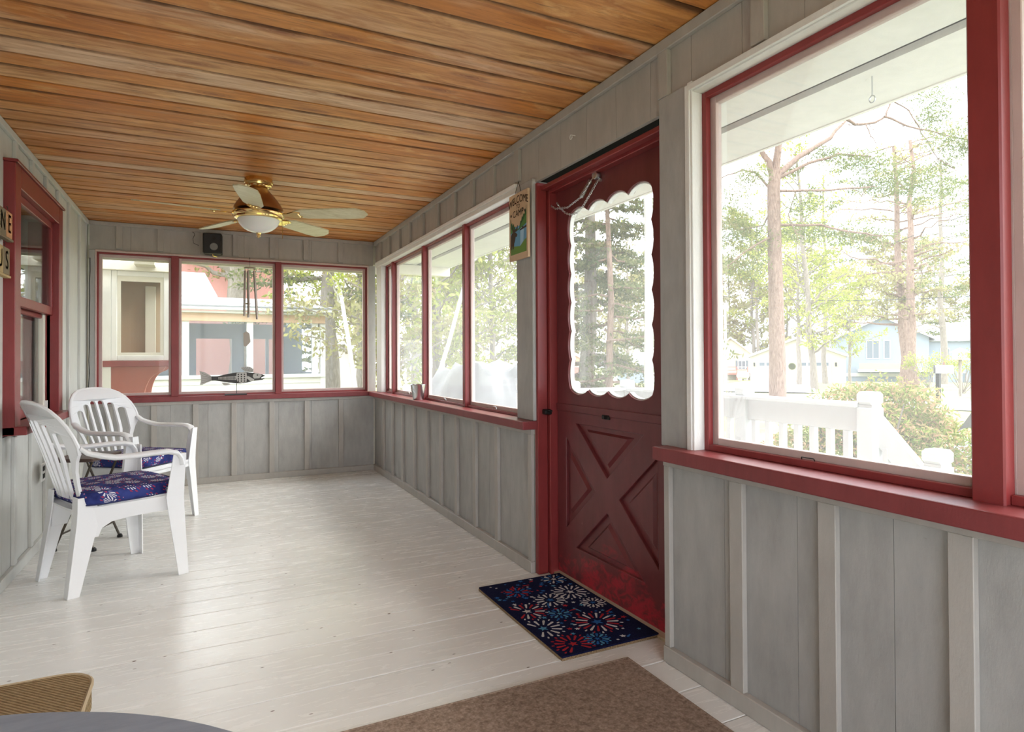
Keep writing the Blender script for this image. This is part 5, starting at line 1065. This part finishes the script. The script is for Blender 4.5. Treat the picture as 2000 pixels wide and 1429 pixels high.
# ------------------------------------------------------------------ doormat with printed fireworks
MXA, MXB, MYA, MYB = 1.205, 1.665, 2.05, 2.855
dmx = thing('doormat', 'navy doormat printed with red white and blue fireworks at the red door', 'doormat', (1.43, 2.45, 0))
t = MT('navy_coir', .95, .05); n_ = t.noise(t.world((1, 1, 1)), 260, 3, .7); t.col(t.ramp(n_, [(.3, (.004, .005, .022)), (.7, (.016, .018, .060))])); t.bump(n_, .8, .006); M_navy = t.m
t = MT('coir_edge', .95, .05); n_ = t.noise(t.world((1, 1, 1)), 180, 3, .7); t.col(t.ramp(n_, [(.3, (.10, .06, .03)), (.7, (.42, .30, .18))])); t.bump(n_, .8, .006); M_coir = t.m
B('backing', M_coir, dmx, MXA, MXB, MYA, MYB, .001, .011); MB().box(MXA+.0015, MXB-.0015, MYA+.0015, MYB-.0015, .011, .0175).build('pile', M_navy, dmx)
def coir(name, c):
    t = MT(name, .95, .05); n = t.noise(t.world((1, 1, 1)), 200, 3, .7); t.col(t.ramp(n, [(.3, tuple(q*.75 for q in c)), (.7, c)])); t.bump(n, .8, .004); return t.m
inks = {'w': coir('white_coir', (.62, .60, .60)), 'r': coir('red_coir', (.42, .03, .04)), 'b': coir('blue_coir', (.03, .13, .36)), 'l': coir('light_blue_coir', (.10, .30, .48))}
prints = {k: MB() for k in inks}; zt = .0182
rg = random.Random(17)
def inside(x, yv, e=.012): return MXA+e < x < MXB-e and MYA+e < yv < MYB-e
def poly(col, pts):
    if not all(inside(x, yv, .004) for x, yv in pts): return
    n = len(pts); prints[col].add([(x, yv, .0172) for x, yv in pts]+[(x, yv, zt) for x, yv in pts], [tuple(n+i for i in range(n))]+[(i, (i+1) % n, n+(i+1) % n, n+i) for i in range(n)])
def star(col, x, yv, r, rot=0):
    poly(col, [(x+r*(1 if i % 2 == 0 else .42)*math.cos(rot+i*math.pi/5), yv+r*(1 if i % 2 == 0 else .42)*math.sin(rot+i*math.pi/5)) for i in range(10)])
def dash(col, x, yv, a, L, wd):
    ca, sa = math.cos(a), math.sin(a); poly(col, [(x+ca*p-sa*q, yv+sa*p+ca*q) for p, q in ((0, -wd*.5), (L, -wd), (L+wd, 0), (L, wd), (0, wd*.5))])
taken = []
def burst(x, yv, r, cols, n, ctr):
    for i in range(n): dash(cols[i % len(cols)], x+math.cos(6.283*i/n)*r*.42, yv+math.sin(6.283*i/n)*r*.42, 6.283*i/n, r*.46, .0058)
    for i in range(n): dash(cols[(i+1) % len(cols)], x+math.cos(6.283*(i+.5)/n)*r*.95, yv+math.sin(6.283*(i+.5)/n)*r*.95, 6.283*(i+.5)/n, r*.12, .004)
    star(ctr, x, yv, r*.27, .3); taken.append((x, yv, r*1.1))
for bb in ((1.283, 2.486, .085, 'rw', 16, 'w'), (1.575, 2.60, .085, 'w', 14, 'w'), (1.44, 2.555, .075, 'w', 12, 'b'), (1.60, 2.44, .055, 'w', 12, 'b'), (1.50, 2.255, .10, 'rw', 18, 'b'), (1.262, 2.30, .085, 'w', 12, 'l'), (1.30, 2.125, .08, 'r', 14, 'r'), (1.345, 2.71, .06, 'rb', 14, 'b'), (1.59, 2.785, .06, 'wb', 12, 'w'), (1.41, 2.12, .05, 'bl', 12, 'b'), (1.40, 2.40, .05, 'lb', 10, 'l')): burst(*bb)
for i in range(230):
    x, yv = rg.uniform(MXA+.02, MXB-.02), rg.uniform(MYA+.02, MYB-.02)
    if any(math.hypot(x-a, yv-b) < r for a, b, r in taken): continue
    k = rg.random(); col = rg.choice('wrrbbl')
    if k < .5: star(col, x, yv, rg.uniform(.009, .015), rg.random()*6); taken.append((x, yv, .021))
    elif k < .7: dash(col, x, yv, rg.random()*6, rg.uniform(.02, .05), .005); taken.append((x, yv, .03))
    else: star(col, x, yv, .007, rg.random()*6); taken.append((x, yv, .014))
for k, m in prints.items(): m.build('printed_fireworks', inks[k], dmx, kind='stuff')

# brown woven rug
t = MT('brown_woven_rug', .95, .05); v = t.world((1, 1, 1)); wv = t.n('ShaderNodeTexVoronoi'); wv.inputs['Scale'].default_value = 80; wv.inputs['Randomness'].default_value = .35; t.l(v, wv.inputs['Vector']); n_ = t.noise(v, 70, 4, .7); n2 = t.noise(v, 3, 3, .5)
c = t.mix(.5, t.ramp(wv.outputs['Distance'], [(.05, (.50, .38, .30)), (.5, (.16, .105, .075))]), t.ramp(n_, [(.32, (.15, .10, .07)), (.66, (.54, .42, .34))])); t.col(t.mix(.12, c, t.ramp(n2, [(.3, (.1, .07, .05)), (.7, (.4, .3, .24))]))); t.bump(wv.outputs['Distance'], -.9, .006); M_rug = t.m
rug = thing('rug', 'brown woven rug on the white floor in front of the viewer', 'rug', (.6, 1.2, 0)); RX0, RX1, RY0, RY1 = -.2, 1.437, .75, 1.955
MB().box(RX0, RX1, RY0, RY1, .001, .009, c=.003).build('woven_pile', M_rug, rug)
for a in ((RX0, RX1, RY1-.008, RY1+.002), (RX1-.008, RX1+.002, RY0, RY1)): MB().box(*a, .001, .0105, c=.003).build('bound_edge', M_rug, rug)

# round table and woven chair close to the camera
RTX, RTY, RTR, RTZ = -.352, .424, .505, .74
rt = thing('round_table', 'round blue grey painted table at the bottom left corner', 'table', (RTX, RTY, 0))
t = MT('blue_grey_tabletop', .38, .4); n_ = t.noise(t.world((2, 9, 1)), 5, 6, .7, .5); t.col(t.ramp(n_, [(.3, (.165, .185, .225)), (.7, (.235, .255, .30))])); M_tab = t.m
MB().lathe([(0, RTZ-.028), (RTR-.01, RTZ-.028), (RTR, RTZ-.022), (RTR, RTZ-.006), (RTR-.006, RTZ), (0, RTZ)], (RTX, RTY, 0), 96).build('tabletop', M_tab, rt, smooth=True, angle=30)
MB().lathe([(.05, RTZ-.03), (.05, .55), (.035, .45), (.05, .3), (.06, .2), (.04, .12), (.0, .12)], (RTX, RTY, 0), 20).build('pedestal', M_tab, rt, smooth=True)
for k in range(4): a = k*math.pi/2+.6; MB().tube([(RTX+.04*math.cos(a), RTY+.04*math.sin(a), .18), (RTX+.2*math.cos(a), RTY+.2*math.sin(a), .10), (RTX+.32*math.cos(a), RTY+.32*math.sin(a), .022)], [.03, .026, .022], 8).build('leg', M_tab, rt, smooth=True)
wcx, wcy = -.45, 1.46
wch = thing('woven_chair', 'dining chair with tan woven seat behind the round table', 'chair', (wcx, wcy, 0))
t = MT('tan_burlap_weave', .9, .1); v = t.world((1, 1, 1)); w1_ = t.n('ShaderNodeTexWave'); w1_.inputs['Scale'].default_value = 62; w1_.inputs['Distortion'].default_value = .6; w1_.bands_direction = 'DIAGONAL'; t.l(v, w1_.inputs['Vector']); n_ = t.noise(v, 120, 3, .7)
t.col(t.mix(.45, t.ramp(w1_.outputs['Color'], [(.2, (.17, .105, .05)), (.7, (.40, .28, .155))]), t.ramp(n_, [(.3, (.17, .11, .05)), (.7, (.42, .30, .16))]))); t.bump(w1_.outputs['Color'], .8, .004); M_bur = t.m
def rrect(cx_, cy_, wx, wy, r, n=7): return [(cx_+sx*(wx/2-r)+r*math.cos(a), cy_+sy*(wy/2-r)+r*math.sin(a)) for sx, sy, a0 in ((1, 1, 0), (-1, 1, 90), (-1, -1, 180), (1, -1, 270)) for a in [R(a0+90*i/n) for i in range(n+1)]]
ol = rrect(wcx, wcy, .46, .43, .07)
MB().shape([ol], .40, .455, lambda u, v, t: (u, v, t)).build('seat', M_bur, wch, bevel=.008)
MB().tube([(x, yv, .4525) for x, yv in ol]+[(ol[0][0], ol[0][1], .4525)], .0045, 6, cap=False).build('piping', plain('tan_piping', (.42, .32, .2), .8), wch, smooth=True)
M_cw = painted('dark_chair_wood', (.16, .09, .05), .5, .1)
for sx in (-1, 1):
    for sy in (-1, 1):
        x, yv = wcx+sx*.19, wcy+sy*.175; MB().box(x-.018, x+.018, yv-.018, yv+.018, 0, .40 if sx > 0 else .92, c=.004).build('leg', M_cw, wch)
for z in (.62, .86): MB().box(wcx-.20, wcx-.18, wcy-.158, wcy+.158, z-.03, z+.03, c=.004).build('back_rail', M_cw, wch)
